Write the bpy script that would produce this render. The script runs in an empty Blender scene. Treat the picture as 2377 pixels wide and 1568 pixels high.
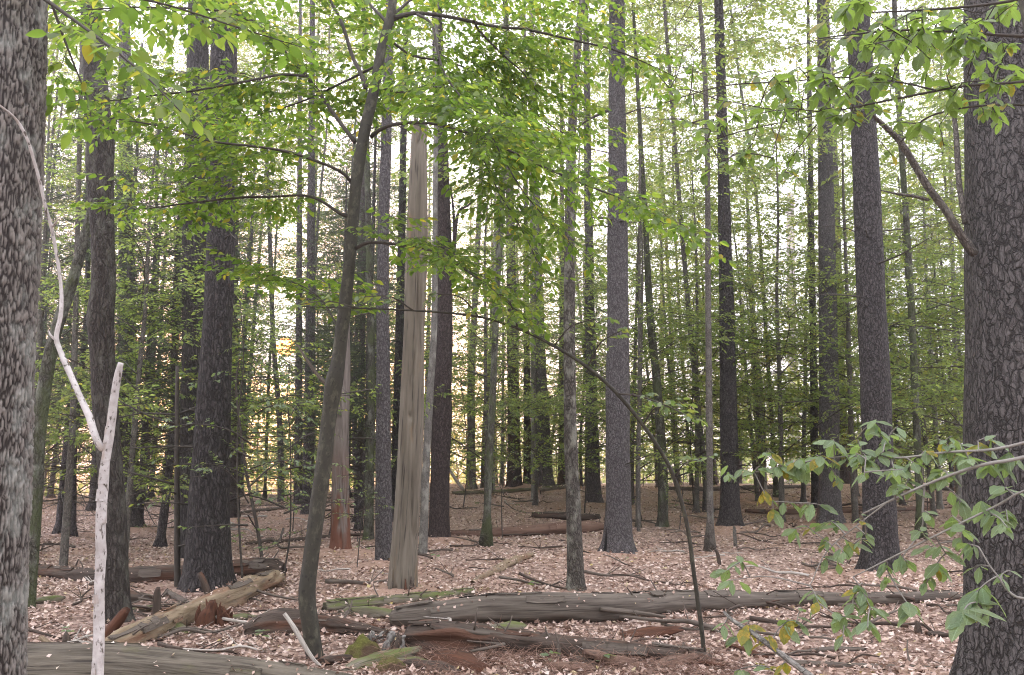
import bpy, math
import numpy as np
from mathutils import Vector, Matrix

# ------------------------------------------------------------------ camera, sky, sun, exposure
scene = bpy.context.scene
COL = scene.collection
F = 1940.0                      # focal length in units of a 2377 wide frame
PITCH = math.radians(8.53)
EYE = 1.6
cam_d = bpy.data.cameras.new("camera")
cam_d.sensor_width = 36.0
cam_d.lens = F * 36.0 / 2377.0
cam_d.clip_start = 0.05
cam_d.clip_end = 5000
cam = bpy.data.objects.new("camera", cam_d)
COL.objects.link(cam)
cam.location = (0, 0, EYE)
cam.rotation_euler = (math.pi / 2 + PITCH, 0, 0)
scene.camera = cam

SUN_EL = math.radians(7.6)
SUN_AZ = math.radians(-15.3)    # to the left of straight ahead (+Y)
SDIR = Vector((math.sin(SUN_AZ) * math.cos(SUN_EL), math.cos(SUN_AZ) * math.cos(SUN_EL), math.sin(SUN_EL)))

world = bpy.data.worlds.new("World")
scene.world = world
world.use_nodes = True
wn = world.node_tree
sky = wn.nodes.new("ShaderNodeTexSky")
sky.sky_type = 'NISHITA'
sky.sun_disc = False
sky.sun_elevation = SUN_EL
sky.sun_rotation = SUN_AZ
sky.air_density = 1.0
sky.dust_density = 2.5
sky.ozone_density = 1.0
bg = wn.nodes["Background"]
veil = wn.nodes.new("ShaderNodeMixRGB")        # thin bright cloud over the whole sky
veil.blend_type = 'ADD'
veil.inputs[0].default_value = 1.0
veil.inputs[2].default_value = (12.6, 12.2, 13.4, 1)
dim = wn.nodes.new("ShaderNodeMixRGB")
dim.blend_type = 'MULTIPLY'
dim.inputs[0].default_value = 1.0
dim.inputs[2].default_value = (0.14, 0.14, 0.14, 1)
wn.links.new(sky.outputs[0], dim.inputs[1])
wn.links.new(dim.outputs[0], veil.inputs[1])
wn.links.new(veil.outputs[0], bg.inputs[0])
bg.inputs[1].default_value = 0.1

sun_l = bpy.data.lights.new("sun_lamp", 'SUN')
sun_l.energy = 2.6
sun_l.angle = math.radians(0.6)
sun_l.color = (1.0, 0.4, 0.09)
sun_o = bpy.data.objects.new("sun_lamp", sun_l)
COL.objects.link(sun_o)
sun_o.rotation_euler = SDIR.to_track_quat('Z', 'Y').to_euler()

scene.view_settings.view_transform = 'Standard'
scene.view_settings.look = 'None'
scene.view_settings.gamma = 1.0
scene.view_settings.use_curve_mapping = False
scene.view_settings.exposure = 1.66

scene.render.engine = 'CYCLES'
cy = scene.cycles
cy.max_bounces = 5
cy.diffuse_bounces = 3
cy.glossy_bounces = 2
cy.transmission_bounces = 4
cy.transparent_max_bounces = 4
cy.caustics_reflective = False
cy.caustics_refractive = False
cy.sample_clamp_indirect = 4.0
cy.pixel_filter_type = 'BLACKMAN_HARRIS'
cy.filter_width = 1.1
cy.use_denoising = True
try:
    cy.denoiser = 'OPENIMAGEDENOISE'
    cy.denoising_input_passes = 'RGB_ALBEDO_NORMAL'
    cy.denoising_prefilter = 'NONE'
except Exception:
    pass

# ------------------------------------------------------------------ numeric helpers
RNG = np.random.default_rng(7)


def hash3(ix, iy, iz, seed=0):
    h = (ix.astype(np.int64) * 374761393 + iy.astype(np.int64) * 668265263 + iz.astype(np.int64) * 2147483647 + seed * 974634347) & 0xFFFFFFFF
    h = ((h ^ (h >> 13)) * 1274126177) & 0xFFFFFFFF
    h = ((h ^ (h >> 16)) * 2246822519) & 0xFFFFFFFF
    return ((h ^ (h >> 15)) & 0xFFFFFF) / float(0xFFFFFF)


def vnoise(x, y, z, seed=0):
    x, y, z = np.broadcast_arrays(np.asarray(x, float), np.asarray(y, float), np.asarray(z, float))
    fx, fy, fz = np.floor(x), np.floor(y), np.floor(z)
    tx, ty, tz = x - fx, y - fy, z - fz
    tx, ty, tz = [t * t * (3 - 2 * t) for t in (tx, ty, tz)]
    ix, iy, iz = fx.astype(np.int64), fy.astype(np.int64), fz.astype(np.int64)
    r = 0
    for dx in (0, 1):
        for dy in (0, 1):
            for dz in (0, 1):
                w = (tx if dx else 1 - tx) * (ty if dy else 1 - ty) * (tz if dz else 1 - tz)
                r = r + w * hash3(ix + dx, iy + dy, iz + dz, seed)
    return r * 2 - 1


def fbm(x, y, z, octaves=3, seed=0):
    a, s, r = 1.0, 1.0, 0
    for o in range(octaves):
        r = r + a * vnoise(x * s, y * s, z * s, seed + o)
        a *= 0.5
        s *= 2.03
    return r


def worley_edge(x, y, z, seed=0):
    """difference of the two nearest cell distances, and a random value of the nearest cell"""
    ix, iy, iz = np.floor(x).astype(np.int64), np.floor(y).astype(np.int64), np.floor(z).astype(np.int64)
    d1 = np.full(x.shape, 9.0)
    d2 = np.full(x.shape, 9.0)
    rv = np.zeros(x.shape)
    for dx in (-1, 0, 1):
        for dy in (-1, 0, 1):
            for dz in (-1, 0, 1):
                cx, cy_, cz = ix + dx, iy + dy, iz + dz
                px = cx + hash3(cx, cy_, cz, seed)
                py = cy_ + hash3(cx, cy_, cz, seed + 11)
                pz = cz + hash3(cx, cy_, cz, seed + 23)
                d = np.sqrt((px - x) ** 2 + (py - y) ** 2 + (pz - z) ** 2)
                near = d < d1
                d2 = np.where(near, d1, np.minimum(d2, d))
                rv = np.where(near, hash3(cx, cy_, cz, seed + 37), rv)
                d1 = np.where(near, d, d1)
    return d2 - d1, rv


def sstep(a, b, x):
    t = np.clip((np.asarray(x, float) - a) / (b - a), 0, 1)
    return t * t * (3 - 2 * t)


def terrain(x, y):
    x = np.asarray(x, float)
    y = np.asarray(y, float)
    side = 0.18 + 0.82 * sstep(-9.5, -2.0, x + 0.12 * (y - 25))
    h = 0.66 * sstep(16, 33, y) * side
    h = h - 3.4 * sstep(36, 85, y)
    h = h + 0.09 * vnoise(x / 3.7, y / 3.7, 0.3, 5) + 0.035 * vnoise(x / 1.1, y / 1.1, 0.7, 6)
    h = h - 0.05 * (1 - sstep(3, 9, y))
    return h


CP, SP = math.cos(PITCH), math.sin(PITCH)


def ray(X, Y):
    u = (X - 1188.5) / F
    v = (784.0 - Y) / F
    return np.array([u, CP - SP * v, SP + CP * v])


def at(X, Y, d):
    """world point seen at X, Y whose distance ahead (world y) is d"""
    r = ray(X, Y)
    return np.array([0, 0, EYE]) + r * (d / r[1])


def mpp(X, Y, d):
    """metres per unit there"""
    return d / ray(X, Y)[1] / F


def ground_at(X, Y):
    r = ray(X, Y)
    ts = np.arange(2.5, 140, 0.05)
    z = EYE + ts * r[2] - terrain(ts * r[0], ts * r[1])
    k = np.argmax(z < 0) if (z < 0).any() else len(ts) - 1
    t = ts[k]
    return np.array([t * r[0], t * r[1], float(terrain(t * r[0], t * r[1]))])


# ------------------------------------------------------------------ mesh helpers
def new_mesh(name, V, Q=None, T=None, mats=(), mi=None, smooth=True, attrs=None):
    V = np.asarray(V, np.float32).reshape(-1, 3)
    Q = np.zeros((0, 4), np.int32) if Q is None else np.asarray(Q, np.int32).reshape(-1, 4)
    T = np.zeros((0, 3), np.int32) if T is None else np.asarray(T, np.int32).reshape(-1, 3)
    me = bpy.data.meshes.new(name)
    me.vertices.add(len(V))
    me.vertices.foreach_set("co", V.ravel())
    nl = Q.size + T.size
    me.loops.add(nl)
    me.loops.foreach_set("vertex_index", np.concatenate([Q.ravel(), T.ravel()]).astype(np.int32))
    nf = len(Q) + len(T)
    me.polygons.add(nf)
    starts = np.concatenate([np.arange(len(Q)) * 4, Q.size + np.arange(len(T)) * 3]).astype(np.int32)
    me.polygons.foreach_set("loop_start", starts)
    if smooth:
        me.polygons.foreach_set("use_smooth", np.ones(nf, bool))
    for m in mats:
        me.materials.append(m)
    if mi is not None:
        me.polygons.foreach_set("material_index", np.asarray(mi, np.int32))
    for k, a in (attrs or {}).items():
        a = np.asarray(a, np.float32)
        if a.ndim == 2:
            at_ = me.attributes.new(k, 'FLOAT_VECTOR', 'POINT')
            at_.data.foreach_set("vector", a.ravel())
        else:
            at_ = me.attributes.new(k, 'FLOAT', 'POINT')
            at_.data.foreach_set("value", a.ravel())
    me.update(calc_edges=True)
    me.validate()
    return me


class MB:
    """collects pieces that become one mesh"""

    def __init__(self):
        self.V, self.Q, self.T, self.qm, self.tm, self.B, self.Hh = [], [], [], [], [], [], []
        self.n = 0

    def add(self, V, Q=None, T=None, m=0, bark=None, hh=None):
        V = np.asarray(V, float).reshape(-1, 3)
        self.V.append(V)
        self.B.append(V * 1.0 if bark is None else np.asarray(bark, float))
        self.Hh.append(np.ones(len(V)) if hh is None else np.asarray(hh, float))
        if Q is not None and len(Q):
            Q = np.asarray(Q)
            self.Q.append(Q + self.n)
            self.qm.append(np.full(len(Q), m))
        if T is not None and len(T):
            T = np.asarray(T)
            self.T.append(T + self.n)
            self.tm.append(np.full(len(T), m))
        self.n += len(V)
        return self

    def mesh(self, name, mats, smooth=True, origin=(0, 0, 0)):
        V = np.concatenate(self.V) - np.asarray(origin)
        Q = np.concatenate(self.Q) if self.Q else None
        T = np.concatenate(self.T) if self.T else None
        mi = np.concatenate(self.qm + self.tm)
        return new_mesh(name, V, Q, T, mats, mi, smooth, {"bark": np.concatenate(self.B), "ridge": np.concatenate(self.Hh)})


def link(name, me, parent=None, loc=None):
    o = bpy.data.objects.new(name, me)
    COL.objects.link(o)
    if parent is not None:
        o.parent = parent
    if loc is not None:
        o.location = loc
    return o


def tag(o, label=None, cat=None, group=None, kind=None):
    if label:
        o["label"] = label
    if cat:
        o["category"] = cat
    if group:
        o["group"] = group
    if kind:
        o["kind"] = kind
    return o


def thing(name, label, cat, loc=(0, 0, 0), group=None):
    o = link(name, None)
    o.location = Vector([float(c) for c in loc])
    o.empty_display_size = 0.1
    return tag(o, label, cat, group)


def curve(pts, n):
    """Catmull-Rom through pts (any width of row), n rows evenly spaced in arc length of the first three columns"""
    P = np.asarray(pts, float)
    if len(P) == 2:
        t = np.linspace(0, 1, n)[:, None]
        return P[0] * (1 - t) + P[1] * t
    A = np.vstack([2 * P[0] - P[1], P, 2 * P[-1] - P[-2]])
    out = []
    for i in range(len(P) - 1):
        p0, p1, p2, p3 = A[i:i + 4]
        t = np.linspace(0, 1, 17)[:-1, None]
        out.append(0.5 * ((2 * p1) + (-p0 + p2) * t + (2 * p0 - 5 * p1 + 4 * p2 - p3) * t ** 2 + (-p0 + 3 * p1 - 3 * p2 + p3) * t ** 3))
    out.append(P[-1:])
    D = np.vstack(out)
    s = np.concatenate([[0], np.cumsum(np.linalg.norm(np.diff(D[:, :3], axis=0), axis=1))])
    si = np.linspace(0, s[-1], n)
    return np.stack([np.interp(si, s, D[:, k]) for k in range(D.shape[1])], 1)


def frames(P):
    T = np.gradient(P, axis=0)
    T /= np.linalg.norm(T, axis=1, keepdims=True) + 1e-9
    ref = np.array([0, 0, 1.0]) if abs(T[0, 2]) < 0.8 else np.array([0, -1.0, 0])
    N = np.zeros_like(P)
    n = ref - T[0] * ref.dot(T[0])
    for i in range(len(P)):
        n = n - T[i] * n.dot(T[i])
        n /= np.linalg.norm(n) + 1e-9
        N[i] = n
    return T, N, np.cross(T, N)


def tube(P, R, seg=8, disp=None, cap=True, flare=0.0, seed=0, lobes=5, cap_in=0.0):
    """P (n,3) centre line, R (n,) radii; disp(bx,by,s,theta) adds metres along the normal and may return (offset, ridge)"""
    P = np.asarray(P, float)
    R = np.asarray(R, float)
    n = len(P)
    T, N, B = frames(P)
    s = np.concatenate([[0], np.cumsum(np.linalg.norm(np.diff(P, axis=0), axis=1))])
    th = np.linspace(0, 2 * math.pi, seg, endpoint=False)
    c, sn = np.cos(th)[None, :], np.sin(th)[None, :]
    S = np.repeat(s[:, None], seg, 1)
    bx, by = R[:, None] * c, R[:, None] * sn
    rr = np.repeat(R[:, None], seg, 1)
    if flare:
        rr = rr * (1 + 2.5 * flare * np.exp(-S / (R[0] * 0.9)) * (1 + 0.55 * np.cos(lobes * th + seed)[None, :] + 0.3 * np.cos((lobes - 2) * th + 2 * seed)[None, :]))
    ridge = np.ones_like(rr)
    if disp is not None:
        r_ = disp(bx, by, S, th[None, :])
        if isinstance(r_, tuple):
            rr = rr + r_[0]
            ridge = r_[1]
        else:
            rr = rr + r_
    V = P[:, None, :] + rr[:, :, None] * (N[:, None, :] * c[:, :, None] + B[:, None, :] * sn[:, :, None])
    bark = np.stack([bx, by, S], 2)
    i = np.arange(n - 1)[:, None] * seg
    j = np.arange(seg)[None, :]
    j2 = (j + 1) % seg
    Q = np.stack([i + j, i + j2, i + seg + j2, i + seg + j], 2).reshape(-1, 4)
    V = V.reshape(-1, 3)
    bark = bark.reshape(-1, 3)
    ridge = ridge.reshape(-1)
    Tr = []
    if cap:
        for k, sg in ((0, -1), (n - 1, 1)):
            ci = len(V)
            V = np.vstack([V, P[k] - sg * T[k] * cap_in])
            bark = np.vstack([bark, [[0, 0, s[k]]]])
            ridge = np.append(ridge, 0.5)
            a = k * seg + np.arange(seg)
            b = k * seg + (np.arange(seg) + 1) % seg
            Tr.append(np.stack([a, b, np.full(seg, ci)], 1) if sg > 0 else np.stack([b, a, np.full(seg, ci)], 1))
    Tr = np.vstack(Tr) if Tr else np.zeros((0, 3), int)
    return V, Q, Tr, bark, ridge


def sticks(mb, A, Bp, r0, r1, m=0):
    """many thin three-sided straight twigs at once: A, Bp (n,3)"""
    A = np.asarray(A, float).reshape(-1, 3)
    Bp = np.asarray(Bp, float).reshape(-1, 3)
    n = len(A)
    if n == 0:
        return
    D = Bp - A
    D /= np.linalg.norm(D, axis=1, keepdims=True) + 1e-9
    ref = np.where(np.abs(D[:, 2:3]) < 0.85, [[0, 0, 1.0]], [[1.0, 0, 0]])
    N = np.cross(D, ref)
    N /= np.linalg.norm(N, axis=1, keepdims=True) + 1e-9
    Bn = np.cross(D, N)
    r0 = np.broadcast_to(np.asarray(r0, float), (n,))[:, None]
    r1 = np.broadcast_to(np.asarray(r1, float), (n,))[:, None]
    V = np.zeros((n, 6, 3))
    for k in range(3):
        a = k * 2 * math.pi / 3
        o = math.cos(a) * N + math.sin(a) * Bn
        V[:, k] = A + o * r0
        V[:, 3 + k] = Bp + o * r1
    b = np.arange(n)[:, None, None] * 6
    Q = (b + np.array([[0, 1, 4, 3], [1, 2, 5, 4], [2, 0, 3, 5]])[None]).reshape(-1, 4)
    mb.add(V.reshape(-1, 3), Q, None, m)


# leaf templates: x along the leaf 0..1, y across, z up
def tpl_diamond(w=0.30):
    V = np.array([[0, 0, 0], [0.42, w, 0.05], [1, 0, -0.06], [0.42, -w, 0.05]])
    return V, np.array([[0, 2, 1], [0, 3, 2]])


def tpl_leaf(w=0.26, fold=0.06, curl=0.12, n=4, serr=0.0, obovate=0.0, wav=0.0):
    xs = np.linspace(0, 1, n + 2)
    V, T = [], []
    for i, x in enumerate(xs):
        prof = math.sin(math.pi * min(1, max(0, x ** (0.75 + obovate)))) ** 0.8 if 0 < x < 1 else 0
        y = w * prof * (1 + serr * (1 if i % 2 else -1))
        z = -curl * x * x
        V += [[x, 0, z], [x, y, z + fold * prof + wav * math.sin(i * 2.1)], [x, -y, z + fold * prof + wav * math.cos(i * 1.7)]]
    for i in range(n + 1):
        a, b = 3 * i, 3 * i + 3
        if i == 0:
            T += [[a, b, b + 1], [a, b + 2, b]]
        elif i == n:
            T += [[a, b, a + 1], [a, a + 2, b]]
        else:
            T += [[a, b, b + 1], [a, b + 1, a + 1], [a, b + 2, b], [a, a + 2, b + 2]]
    V = np.array(V, float)
    T = np.array(T)
    used = np.unique(T)
    remap = np.zeros(len(V), int)
    remap[used] = np.arange(len(used))
    return V[used], remap[T]


def leaf_frames(D, Nn):
    D = D / (np.linalg.norm(D, axis=1, keepdims=True) + 1e-9)
    Y = np.cross(Nn, D)
    Y /= np.linalg.norm(Y, axis=1, keepdims=True) + 1e-9
    Z = np.cross(D, Y)
    return D, Y, Z


def leaves_geo(tpl, P, D, Nn, S):
    V0, T0 = tpl
    X, Y, Z = leaf_frames(D, Nn)
    S = S[:, None, None]
    V = P[:, None, :] + S * (V0[None, :, 0:1] * X[:, None] + V0[None, :, 1:2] * Y[:, None] + V0[None, :, 2:3] * Z[:, None])
    T = (np.arange(len(P))[:, None, None] * len(V0) + T0[None]).reshape(-1, 3)
    return V.reshape(-1, 3), T


def unit(v):
    return v / (np.linalg.norm(v) + 1e-9)


# ------------------------------------------------------------------ materials
class Nt:
    def __init__(self, name):
        self.mat = bpy.data.materials.new(name)
        self.mat.use_nodes = True
        self.t = self.mat.node_tree
        self.t.nodes.clear()

    def n(self, typ, ins=None, **props):
        nd = self.t.nodes.new("ShaderNode" + typ)
        for k, v in props.items():
            setattr(nd, k, v)
        for k, v in (ins or {}).items():
            self.put(nd.inputs[k], v)
        return nd

    def put(self, sock, v):
        if isinstance(v, bpy.types.NodeSocket):
            self.t.links.new(v, sock)
        elif isinstance(v, bpy.types.Node):
            self.t.links.new(v.outputs[0], sock)
        elif isinstance(v, (tuple, list)) and len(v) == 3 and sock.type == 'RGBA':
            sock.default_value = (*v, 1)
        else:
            sock.default_value = v

    def math(self, op, a, b=0.0, clamp=False):
        return self.n("Math", {0: a, 1: b}, operation=op, use_clamp=clamp).outputs[0]

    def vmul(self, a, b):
        return self.n("VectorMath", {0: a, 1: b}, operation='MULTIPLY').outputs[0]

    def vadd(self, a, b):
        return self.n("VectorMath", {0: a, 1: b}, operation='ADD').outputs[0]

    def noise(self, vec, scale, detail=3.0, rough=0.55):
        return self.n("TexNoise", {"Vector": vec, "Scale": scale, "Detail": detail, "Roughness": rough})

    def ramp(self, fac, stops, interp='LINEAR'):
        nd = self.n("ValToRGB", {0: fac})
        cr = nd.color_ramp
        cr.interpolation = interp
        while len(cr.elements) < len(stops):
            cr.elements.new(0.5)
        for e, (p, c) in zip(cr.elements, stops):
            e.position = p
            e.color = (*c, 1) if isinstance(c, (tuple, list)) else (c, c, c, 1)
        return nd.outputs[0]

    def mix(self, fac, a, b, mode='MIX'):
        nd = self.n("MixRGB", {0: fac, 1: a, 2: b}, blend_type=mode)
        return nd.outputs[0]

    def attr(self, name):
        return self.n("Attribute", attribute_name=name)

    def out(self, shader):
        o = self.n("OutputMaterial")
        self.t.links.new(shader.outputs[0] if isinstance(shader, bpy.types.Node) else shader, o.inputs[0])
        return self.mat

    def principled(self, color, rough=0.8, spec=0.3, bump=None, bstr=0.6, bdist=0.02):
        p = self.n("BsdfPrincipled", {"Base Color": color, "Roughness": rough, "Specular IOR Level": spec})
        if bump is not None:
            b = self.n("Bump", {"Height": bump, "Strength": bstr, "Distance": bdist})
            self.put(p.inputs["Normal"], b.outputs[0])
        return p


def mat_leaf(name, stops, tstops, tfac=0.5, rough=0.45, spec=0.35):
    t = Nt(name)
    geo = t.n("NewGeometry")
    oi = t.n("ObjectInfo")
    r = t.math('FRACT', t.math('ADD', geo.outputs["Random Per Island"], oi.outputs["Random"]))
    c = t.ramp(r, stops)
    c2 = t.ramp(r, tstops)
    p = t.principled(c, rough, spec)
    tr = t.n("BsdfTranslucent", {"Color": c2})
    return t.out(t.n("MixShader", {0: tfac, 1: p.outputs[0], 2: tr.outputs[0]}))


def mat_bark(name, dark, light, sxy=26, sz=9, width=0.16, bump=0.02, lichen=None, lichen_amt=0.35, moss=None, ridge_use=False, tint=None, edge_lo=0.0):
    t = Nt(name)
    v = t.attr("bark").outputs["Vector"]
    oi = t.n("ObjectInfo")
    v = t.vadd(v, t.n("CombineXYZ", {0: t.math('MULTIPLY', oi.outputs["Random"], 13.0), 1: t.math('MULTIPLY', oi.outputs["Random"], 7.0), 2: 0.0}).outputs[0])
    nz = t.noise(v, 9.0, 4)
    dv = t.vadd(v, t.vmul(t.n("VectorMath", {0: nz.outputs["Color"], 1: (0.5, 0.5, 0.5)}, operation='SUBTRACT').outputs[0], (0.085, 0.085, 0.2)))
    sv = t.vmul(dv, (sxy, sxy, sz))
    vo = t.n("TexVoronoi", {"Vector": sv, "Scale": 1.0}, feature='DISTANCE_TO_EDGE')
    vc = t.n("TexVoronoi", {"Vector": sv, "Scale": 1.0}, feature='F1')
    v2 = t.n("TexVoronoi", {"Vector": t.vmul(sv, (2.1, 2.1, 1.7)), "Scale": 1.0}, feature='DISTANCE_TO_EDGE')
    brk = t.noise(t.vmul(v, (sxy * 0.9, sxy * 0.9, sz * 1.4)), 1.0, 3, 0.6)
    wv = t.math('MULTIPLY', t.ramp(brk.outputs[0], [(0.3, 0.25), (0.62, 1.6)]), width)
    e1 = t.math('DIVIDE', vo.outputs["Distance"], wv, clamp=True)
    e2 = t.math('DIVIDE', v2.outputs["Distance"], t.math('MULTIPLY', wv, 0.8), clamp=True)
    edge = t.math('MULTIPLY', e1, t.math('ADD', t.math('MULTIPLY', e2, 0.45), 0.55))
    fine = t.noise(t.vmul(v, (60, 60, 22)), 1.0, 4)
    plate = t.mix(t.math('MULTIPLY', vc.outputs["Color"], 0.45), t.mix(fine.outputs[0], tuple(c * 0.62 for c in light), tuple(c * 1.25 for c in light)), tuple(c * 0.6 for c in light))
    col = t.mix(edge, dark, plate)
    if ridge_use:
        rg = t.attr("ridge").outputs["Fac"]
        col = t.mix(t.ramp(rg, [(0.12, 0.0), (0.85, 1.0)]), dark, t.mix(fine.outputs[0], tuple(c * 0.6 for c in light), tuple(c * 1.35 for c in light)))
    if tint is not None:
        tn = t.noise(t.vmul(v, (3, 3, 1.6)), 1.0, 3)
        col = t.mix(t.ramp(tn.outputs[0], [(0.45, 0.0), (0.65, 0.8)]), col, tint)
    if lichen is not None:
        ln = t.noise(t.vmul(v, (7, 7, 4)), 1.0, 6, 0.65)
        col = t.mix(t.ramp(ln.outputs[0], [(0.5, 0.0), (0.62, lichen_amt)]), col, lichen)
    if moss is not None:
        mn = t.noise(t.vmul(v, (4, 4, 2.2)), 1.0, 5, 0.6)
        col = t.mix(t.ramp(mn.outputs[0], [(0.46, 0.0), (0.6, 0.8)]), col, moss)
    hgt = t.math('ADD', t.math('MULTIPLY', edge, 1.0), t.math('MULTIPLY', fine.outputs[0], 0.5))
    if ridge_use:
        hgt = fine.outputs[0]
    return t.out(t.principled(col, 0.85, 0.25, hgt, 0.8, bump))


def mat_smooth_bark(name, a, b, spot, bump=0.006):
    t = Nt(name)
    v = t.attr("bark").outputs["Vector"]
    n1 = t.noise(t.vmul(v, (16, 16, 9)), 1.0, 6, 0.68)
    n2 = t.noise(t.vmul(v, (34, 34, 26)), 1.0, 4, 0.6)
    c = t.mix(n1.outputs[0], a, b)
    c = t.mix(t.ramp(n1.outputs[0], [(0.52, 0.0), (0.66, 0.55)]), c, spot)
    c = t.mix(t.ramp(n2.outputs[0], [(0.58, 0.0), (0.66, 0.6)]), c, tuple(x * 0.35 for x in a))
    h = t.math('ADD', n1.outputs[0], n2.outputs[0])
    return t.out(t.principled(c, 0.7, 0.3, h, 0.6, bump))


def mat_wood(name, a, b, streak=0.4, moss=None, moss_lo=0.5, crack=0.04, rot=None, sxy=34, sz=2.6, bump=0.012, rot_lo=0.5, rot_h=None):
    """weathered wood: grain runs along the log"""
    t = Nt(name)
    v = t.attr("bark").outputs["Vector"]
    g1 = t.noise(t.vmul(v, (sxy, sxy, sz)), 1.0, 5, 0.6)
    g2 = t.noise(t.vmul(v, (sxy * 2.4, sxy * 2.4, sz * 1.2)), 1.0, 3, 0.6)
    big = t.noise(t.vmul(v, (5, 5, 1.6)), 1.0, 4, 0.6)
    c = t.mix(t.ramp(g1.outputs[0], [(0.3, 0.0), (0.7, 1.0)]), a, b)
    c = t.mix(t.math('MULTIPLY', big.outputs[0], streak), c, tuple(x * 0.45 for x in a))
    cr = t.ramp(g2.outputs[0], [(0.33, 1.0), (0.42, 0.0)])
    c = t.mix(cr, c, (crack, crack * 0.85, crack * 0.7))
    if rot is not None:
        rn = t.noise(t.vmul(v, (6, 6, 1.2)), 1.0, 4, 0.6)
        rf = t.ramp(rn.outputs[0], [(rot_lo, 0.0), (rot_lo + 0.12, 0.85)])
        if rot_h:
            z_ = t.n("SeparateXYZ", {0: v}).outputs[2]
            rf = t.math('MULTIPLY', rf, t.ramp(t.math('DIVIDE', z_, rot_h * 2.0), [(0.3, 1.0), (0.7, 0.0)]))
        c = t.mix(rf, c, rot)
    if moss is not None:
        geo = t.n("NewGeometry")
        up = t.n("SeparateXYZ", {0: geo.outputs["Normal"]}).outputs[2]
        mn = t.noise(t.vmul(v, (5, 5, 2.5)), 1.0, 5, 0.65)
        f = t.math('MULTIPLY', t.ramp(up, [(0.05, 0.0), (0.6, 1.0)]), t.ramp(mn.outputs[0], [(moss_lo, 0.0), (moss_lo + 0.12, 0.9)]))
        c = t.mix(f, c, moss)
    h = t.math('ADD', g1.outputs[0], t.math('MULTIPLY', g2.outputs[0], 0.5))
    return t.out(t.principled(c, 0.85, 0.2, h, 0.8, bump))


M = {}
M['pine'] = mat_bark("pine_bark", (0.02, 0.017, 0.016), (0.112, 0.101, 0.097), 29, 11, 0.2, 0.04)
M['pine_dark'] = mat_bark("dark_pine_bark", (0.022, 0.019, 0.018), (0.108, 0.098, 0.094), 28, 6, 0.25, 0.04)
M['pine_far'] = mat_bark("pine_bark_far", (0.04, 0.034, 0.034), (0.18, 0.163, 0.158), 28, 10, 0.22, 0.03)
M['pine_grey'] = mat_bark("pale_pine_bark", (0.045, 0.04, 0.039), (0.17, 0.158, 0.155), 32, 14, 0.18, 0.03)
M['pine_red'] = mat_bark("reddish_pine_bark", (0.026, 0.02, 0.018), (0.115, 0.09, 0.083), 29, 11, 0.2, 0.03)
M['pine_big'] = mat_bark("big_pine_bark", (0.024, 0.021, 0.019), (0.112, 0.102, 0.096), 27, 9, 0.13, 0.04)
M['maple'] = mat_bark("furrowed_bark", (0.025, 0.02, 0.017), (0.1, 0.088, 0.076), 30, 5, 0.25, 0.03, lichen=(0.13, 0.13, 0.105), lichen_amt=0.5)
M['maple_pale'] = mat_bark("pale_furrowed_bark", (0.026, 0.021, 0.018), (0.175, 0.158, 0.14), 26, 3.6, 0.2, 0.01, ridge_use=True, lichen=(0.35, 0.37, 0.33), lichen_amt=0.35)
M['lichen'] = mat_bark("flaky_lichen_bark", (0.035, 0.03, 0.024), (0.15, 0.135, 0.115), 34, 12, 0.22, 0.02, lichen=(0.27, 0.27, 0.22), lichen_amt=0.7)
M['slim'] = mat_bark("slim_trunk_bark", (0.055, 0.049, 0.042), (0.19, 0.172, 0.15), 40, 16, 0.2, 0.01, lichen=(0.2, 0.2, 0.17), lichen_amt=0.5)
M['slim_grey'] = mat_bark("slim_grey_bark", (0.08, 0.075, 0.066), (0.2, 0.19, 0.168), 40, 14, 0.1, 0.008, lichen=(0.36, 0.36, 0.31), lichen_amt=0.6)
M['mossy'] = mat_bark("mossy_bark", (0.03, 0.027, 0.02), (0.13, 0.125, 0.1), 34, 12, 0.2, 0.015, lichen=(0.22, 0.23, 0.19), lichen_amt=0.6, moss=(0.075, 0.09, 0.04))
M['sapling'] = mat_smooth_bark("smooth_olive_bark", (0.024, 0.022, 0.017), (0.055, 0.05, 0.036), (0.12, 0.12, 0.08))
M['twig'] = mat_smooth_bark("dark_twig_bark", (0.035, 0.029, 0.024), (0.07, 0.06, 0.048), (0.09, 0.085, 0.07), 0.002)
M['pale_twig'] = mat_smooth_bark("pale_twig_bark", (0.13, 0.12, 0.105), (0.24, 0.225, 0.2), (0.32, 0.32, 0.28), 0.002)
M['birch'] = mat_wood("white_bark", (0.4, 0.37, 0.345), (0.68, 0.65, 0.63), 0.9, crack=0.09, rot=(0.2, 0.13, 0.08), sxy=20, sz=20, bump=0.008, rot_lo=0.54)
M['snag'] = mat_wood("bare_grey_wood", (0.125, 0.107, 0.082), (0.27, 0.24, 0.192), 0.65, crack=0.045, sxy=15, sz=1.2, bump=0.006, rot=(0.25, 0.165, 0.09), rot_lo=0.6)
M['snag_red'] = mat_wood("red_rotting_wood", (0.13, 0.11, 0.095), (0.24, 0.21, 0.185), 0.5, rot=(0.13, 0.05, 0.028), crack=0.05, sxy=26, sz=1.4, bump=0.015, rot_lo=0.4, rot_h=1.5)
M['log'] = mat_wood("grey_log_wood", (0.075, 0.061, 0.049), (0.2, 0.172, 0.142), 0.6, moss=(0.1, 0.11, 0.045), moss_lo=0.66, sxy=26, sz=1.6)
M['log_moss'] = mat_wood("mossy_log_wood", (0.12, 0.105, 0.075), (0.23, 0.205, 0.16), 0.5, moss=(0.1, 0.12, 0.035), moss_lo=0.42, sxy=24, sz=2.2)
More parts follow.
